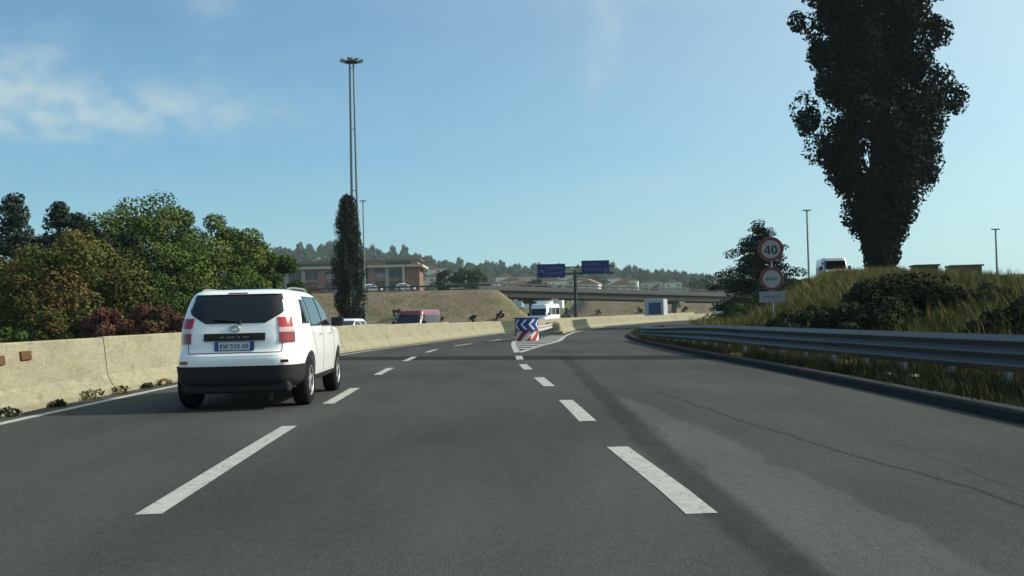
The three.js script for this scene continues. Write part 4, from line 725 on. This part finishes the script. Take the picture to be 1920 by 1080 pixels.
const shrubLabel = 'small dark young shrub planted along the foot of the dirt bank';
for (const [x, z, h, sd] of [[-21.6, 189, 2.4, 101], [-13.6, 187, 1.5, 102], [-7.3, 187, 1.4, 103], [-2.4, 188, 1.7, 104], [-30, 189, 1.6, 105]])
  { const g = nearBank(x, z); broadTree('young_shrub', shrubLabel, [x, z], { h: g + h, rx: h * 0.42, ry: h * 0.5, cy: g + h * 0.52, base: g, pal: PAL.darkbush, seed: sd, clumps: 10, leaves: 60, size: 0.2, trunk: false, category: 'shrub', group: 'young shrubs on the near dirt bank' }); }
for (const [x, z, h, sd] of [[27.5, 325, 1.8, 111], [41, 326, 1.7, 112], [44, 326, 1.5, 113], [52, 326, 1.8, 114], [17, 320, 3.2, 115], [55.5, 326, 1.6, 116]])
  { const g = farBank(x, z); broadTree('young_shrub', 'small dark shrub at the foot of the bank seen under the bridge', [x, z], { h: g + h, rx: h * 0.45, ry: h * 0.5, cy: g + h * 0.52, base: g, pal: PAL.darkbush, seed: sd, clumps: 8, leaves: 50, size: 0.28, trunk: false, category: 'shrub', group: 'shrubs seen under the bridge' }); }

// hills with woods and houses
const ridge = [[-900, 92], [-480, 84], [-314, 80], [-274, 85], [-229, 87], [-178, 82], [-137, 76], [-109, 70], [-75, 63], [-41, 60], [-7, 56], [27, 54], [68, 53], [125, 55], [137, 50], [198, 45], [260, 39], [301, 32], [370, 22], [480, 16], [900, 12]];
const RZ = 1300;
const hillHeight = (x, z) => { const xr = x / z * RZ; let h = ridge[ridge.length - 1][1]; for (let i = 1; i < ridge.length; i++) if (xr <= ridge[i][0]) { h = mix(ridge[i - 1][1], ridge[i][1], clamp((xr - ridge[i - 1][0]) / (ridge[i][0] - ridge[i - 1][0]))); break; } return (h - 8) * smooth(330, RZ, z) * (1 - 0.6 * smooth(RZ, 2000, z)) + 3 * fbm(x * 0.01, z * 0.01, 21) * smooth(400, 700, z) - 0.6; };
{
  const pos = [], uv = [], idx = [], nx = 110, nz = 46;
  for (let j = 0; j <= nz; j++) for (let i = 0; i <= nx; i++) { const z = mix(380, 2000, j / nz), x = mix(-0.75, 0.75, i / nx) * z; pos.push(x, hillHeight(x, z), -z); uv.push(x * 0.1, z * 0.1); }
  for (let j = 1; j <= nz; j++) for (let i = 1; i <= nx; i++) { const a = (j - 1) * (nx + 1) + i - 1, c = a + nx + 1; idx.push(a, a + 1, c + 1, a, c + 1, c); }
  const g = new THREE.BufferGeometry(); g.setAttribute('position', new THREE.Float32BufferAttribute(pos, 3)); g.setAttribute('uv', new THREE.Float32BufferAttribute(uv, 2)); g.setIndex(idx); g.computeVertexNormals();
  structure('hills', g, M.ground);
}
const houseSpots = [];
{
  const house = (w, h, d, wallC, label, x, z) => {
    houseSpots.push([x, z]); const y = hillHeight(x, z), t = thing('hillside_house', label, 'house', [x, y, z], 0, 'houses on the far hillside'), r = rngOf(Math.round(x * 13 + z));
    t.rotation.y = (r() - 0.5) * 0.7;
    part('wall', box(w, h + 4, d, 0, h / 2 - 2, 0), std(wallC, 0.9), t);
    const s = new THREE.Shape([[-w / 2 - 0.5, 0], [w / 2 + 0.5, 0], [0, h * 0.38]].map((p) => new THREE.Vector2(...p)));
    part('roof', new THREE.ExtrudeGeometry(s, { depth: d + 1, bevelEnabled: false }).translate(0, h, -d / 2 - 0.5), std([0.28, 0.16, 0.1], 0.95), t);
    for (const wx of [-0.28, 0.28]) for (let f = 0; f < Math.floor(h / 3); f++) part('window', box(w * 0.14, 1.4, 0.2, wx * w, 1.7 + f * 3, d / 2 + 0.05), M.glassDark, t);
  };
  const r = rngOf(909), cols = [[0.7, 0.68, 0.62], [0.62, 0.58, 0.48], [0.75, 0.74, 0.7], [0.55, 0.47, 0.36]];
  for (const [px, z] of [[826, 700], [850, 760], [905, 560], [918, 680], [936, 620], [946, 800], [962, 720], [978, 600], [990, 850], [1003, 540], [1020, 520], [1032, 700], [1065, 800], [1085, 760], [1105, 650], [1152, 780], [1165, 640], [1180, 700], [1222, 760], [1262, 800], [1300, 720], [880, 840], [812, 820]])
    house(11 + r() * 10, px > 995 && px < 1025 ? 9 : 6 + r() * 4, 9 + r() * 3, px > 995 && px < 1025 ? cols[2] : cols[Math.floor(r() * 4)], px > 995 && px < 1025 ? (px < 1010 ? 'white house on the hillside showing left of the left blue panel' : 'bright white house on the hillside right below the left blue panel') : 'small pale house among trees on the far hillside', (px - 960) / 1900 * z, z);
}
{
  const L = new Leaves(303); for (let k = 0; k < 9; k++) { const a = L.r() * 6.28, q = L.r() * 2.3; L.clump(Math.cos(a) * q, 2.4 + L.r() * 4.2, Math.sin(a) * q, 1.7, 1.5, 1.7, 26, 0.8, [[1, 1, 1]], {}); }
  const g = L.geometry(), count = 3400, mat = std([0.045, 0.062, 0.024], 0.9, 0, { side: THREE.DoubleSide, vertexColors: true }), im = new THREE.InstancedMesh(g, mat, count), r = rngOf(404), m = new THREE.Matrix4(), q = new THREE.Quaternion(), e = new THREE.Euler(), c = new THREE.Color();
  for (let k = 0; k < count; k++) {
    let z, x; do { z = mix(440, 1420, Math.sqrt(r())); x = mix(-0.42, 0.42, r()) * z; } while ((fbm(x * 0.012, z * 0.012, 2) < -0.12 && r() < 0.8) || houseSpots.some(([hx, hz]) => z < hz + 8 && z > hz - 170 && Math.abs(x / z * hz - hx) < 9 && r() < 0.93));
    const s = 0.7 + 1.0 * r(); e.set(0, r() * 6.28, 0); q.setFromEuler(e);
    m.compose(new THREE.Vector3(x, hillHeight(x, z) - 0.6, -z), q, new THREE.Vector3(s, s * (0.8 + 0.8 * r() * r()), s)); im.setMatrixAt(k, m);
    const v = 0.6 + 0.8 * r(); im.setColorAt(k, c.setRGB(v * (0.9 + 0.3 * r()), v, v * (0.8 + 0.4 * r())));
  }
  im.name = 'hillside_wood'; im.userData = { kind: 'stuff', label: 'scattered dark trees covering the far hills', category: 'wood' }; im.castShadow = im.receiveShadow = true; scene.add(im);
}
// on the crest to the right
van('white_van', 'white van with dark windows passing on the grassy crest left of the poplar', 'van', [25.3, groundHeight(25.3, 80), 80], 3.3, M.whitePaint, { L: 4.9, W: 1.95, H: 2.05, front: 0.33 });
van('white_van', 'white van far down the slip road left of the cedar', 'van', [23.4, 0, 110], 0.55, M.whitePaint, { L: 4.4, W: 1.75, H: 1.95 });
for (const [x, z, w, h, label, c] of [[37.5, 92, 1.9, 1.75, 'small greenish box hut beyond the crest right of the poplar', [0.09, 0.1, 0.07]], [40.2, 90, 2.4, 1.5, 'low brownish flat roofed hut beyond the crest at the right', [0.14, 0.12, 0.085]]]) {
  const t = thing('small_hut', label, 'hut', [x, groundHeight(x, z) - 0.1, z], 0.2);
  part('wall', box(w, h, 2.4, 0, h / 2, 0), std(c, 0.95), t); part('roof', box(w + 0.3, 0.14, 2.7, 0, h + 0.07, 0), std(c.map((v) => v * 0.8), 0.9), t); part('door', box(0.7, h * 0.8, 0.05, -w * 0.15, h * 0.4, 1.23), M.darkSteel, t);
}

// ---------------------------------------------------------------- grass, weeds and litter
function tuft(seed, blades, h, spread, width) {
  const r = rngOf(seed), pos = [], nor = [], uv = [], idx = [];
  for (let k = 0; k < blades; k++) {
    const a = r() * 6.28, x = Math.cos(a) * spread * r(), z = Math.sin(a) * spread * r(), b = r() * 6.28, l = h * (0.5 + 0.6 * r()), bend = l * (0.15 + 0.5 * r()), w = width * (0.6 + 0.7 * r()), cx = Math.cos(b), cz = Math.sin(b), o = pos.length / 3;
    pos.push(x - cz * w, 0, z + cx * w, x + cz * w, 0, z - cx * w, x + cx * bend * 0.35 - cz * w * 0.7, l * 0.6, z + cz * bend * 0.35 + cx * w * 0.7, x + cx * bend * 0.35 + cz * w * 0.7, l * 0.6, z + cz * bend * 0.35 - cx * w * 0.7, x + cx * bend, l, z + cz * bend);
    for (let i = 0; i < 5; i++) { nor.push(cx * 0.8, 0.6, cz * 0.8); uv.push(0, 0); } idx.push(o, o + 1, o + 3, o, o + 3, o + 2, o + 2, o + 3, o + 4);
  }
  const g = new THREE.BufferGeometry(); g.setAttribute('position', new THREE.Float32BufferAttribute(pos, 3)); g.setAttribute('uv', new THREE.Float32BufferAttribute(uv, 2)); g.setIndex(idx); g.computeVertexNormals(); return g;
}
const grassMat = std([1, 1, 1], 0.85, 0, { side: THREE.DoubleSide });
function scatter(name, label, geo, count, seed, place) {
  const im = new THREE.InstancedMesh(geo, grassMat, count), r = rngOf(seed), m = new THREE.Matrix4(), q = new THREE.Quaternion(), e = new THREE.Euler(), c = new THREE.Color();
  for (let k = 0; k < count; k++) { const p = place(r); e.set((r() - 0.5) * 0.3, r() * 6.28, (r() - 0.5) * 0.3); q.setFromEuler(e); m.compose(new THREE.Vector3(p.x, p.y, -p.z), q, new THREE.Vector3(p.s, p.s * (p.t ?? 1), p.s)); im.setMatrixAt(k, m); im.setColorAt(k, c.setRGB(...p.c)); }
  im.name = name; im.userData = { kind: 'stuff', label, category: 'grass' }; im.castShadow = im.receiveShadow = true; scene.add(im);
}
const mixC = (a, b, t, v) => a.map((x, i) => mix(x, b[i], t) * v);
scatter('verge_grass', 'rough dark grass and weeds below the right guardrail', tuft(1, 12, 0.2, 0.16, 0.006), 9000, 21, (r) => {
  const s = kerbLine.sAt(mix(4, 62, Math.pow(r(), 1.4))); let d; do { d = 0.25 + 3.6 * r(); } while (fbm(s * 0.6, d * 0.9, 4) < -0.05 && r() < 0.85); const q = kerbLine.off(s, d);
  return { x: q.x, z: q.z, y: groundHeight(q.x, q.z) - 0.02, s: 0.5 + 0.9 * r(), c: mixC([0.032, 0.042, 0.014], [0.075, 0.066, 0.032], clamp(0.4 + fbm(q.x, q.z * 0.5, 2) * 1.5 + 0.3 * (r() - 0.5)), 0.7 + 0.6 * r()) };
});
scatter('bank_grass', 'tall dry yellowish green grass covering the right bank and its crest', tuft(2, 11, 0.62, 0.25, 0.011), 32000, 22, (r) => {
  const s = kerbLine.sAt(mix(6, 88, Math.pow(r(), 1.15))), d = 3.4 + 13 * Math.pow(r(), 0.85), q = kerbLine.off(s, d);
  const dry = clamp(0.45 + fbm(q.x * 0.22, q.z * 0.22, 5) * 1.6 + 0.035 * (d - 7));
  return { x: q.x, z: q.z, y: groundHeight(q.x, q.z) - 0.04, s: 0.45 + 0.65 * r(), t: 0.7 + 0.6 * r(), c: mixC([0.085, 0.1, 0.03], [0.19, 0.155, 0.055], dry, 0.7 + 0.5 * r()) };
});
scatter('left_grass', 'rough grass strip beyond the opposite carriageway', tuft(3, 10, 0.45, 0.25, 0.01), 6000, 23, (r) => {
  const z = mix(22, 150, r()), q = njEdge.off(njEdge.sAt(z), -10.6 - 8 * r()); return { x: q.x, z: q.z, y: groundHeight(q.x, q.z) - 0.03, s: 0.5 + 0.8 * r(), c: mixC([0.08, 0.11, 0.03], [0.18, 0.14, 0.06], clamp(0.5 + fbm(q.x * 0.2, q.z * 0.2)), 0.8 + 0.5 * r()) };
});
{ // weeds growing at the foot of the left barrier: each a small plant
  const L = new Leaves(707); const r = L.r;
  for (const [z, s] of [[12.9, 0.16], [13.6, 0.12], [15.1, 0.1], [16.4, 0.17], [17.6, 0.14], [18.9, 0.1], [19.7, 0.13], [21.2, 0.12], [23.5, 0.1], [26.4, 0.12]]) {
    const q = njEdge.off(njEdge.sAt(z), 0.1), W = new Leaves(Math.round(z * 100)); W.clump(0, s * 0.35, 0, s, s * 0.55, s * 1.6, 90, 0.035, PAL.darkbush.concat(PAL.dry));
    const m = part(numbered('weed'), W.geometry(), M.leaf, scene); m.position.copy(V(q.x, 0.01, q.z)); tag(m, 'small dry weed rooted along the foot of the left concrete barrier', 'weed', 'weeds along the left barrier');
  }
  for (const [x, z, w, label] of [[5.95, 16.1, 0.12, 'small white scrap of litter on the verge under the guardrail'], [6.1, 15.5, 0.15, 'larger white scrap of litter on the verge under the guardrail']]) {
    const g = new THREE.PlaneGeometry(w, 0.1, 6, 4), p = g.attributes.position; for (let i = 0; i < p.count; i++) p.setZ(i, 0.025 * fbm(p.getX(i) * 30, p.getY(i) * 30, w * 9)); g.computeVertexNormals(); g.rotateX(-1.2);
    const m = single('litter', g, std([0.65, 0.65, 0.62], 0.8, 0, { side: THREE.DoubleSide }), label, 'litter'); m.position.copy(V(x, groundHeight(x, z) + 0.06, z));
  }
}

renderer.render(scene, camera);
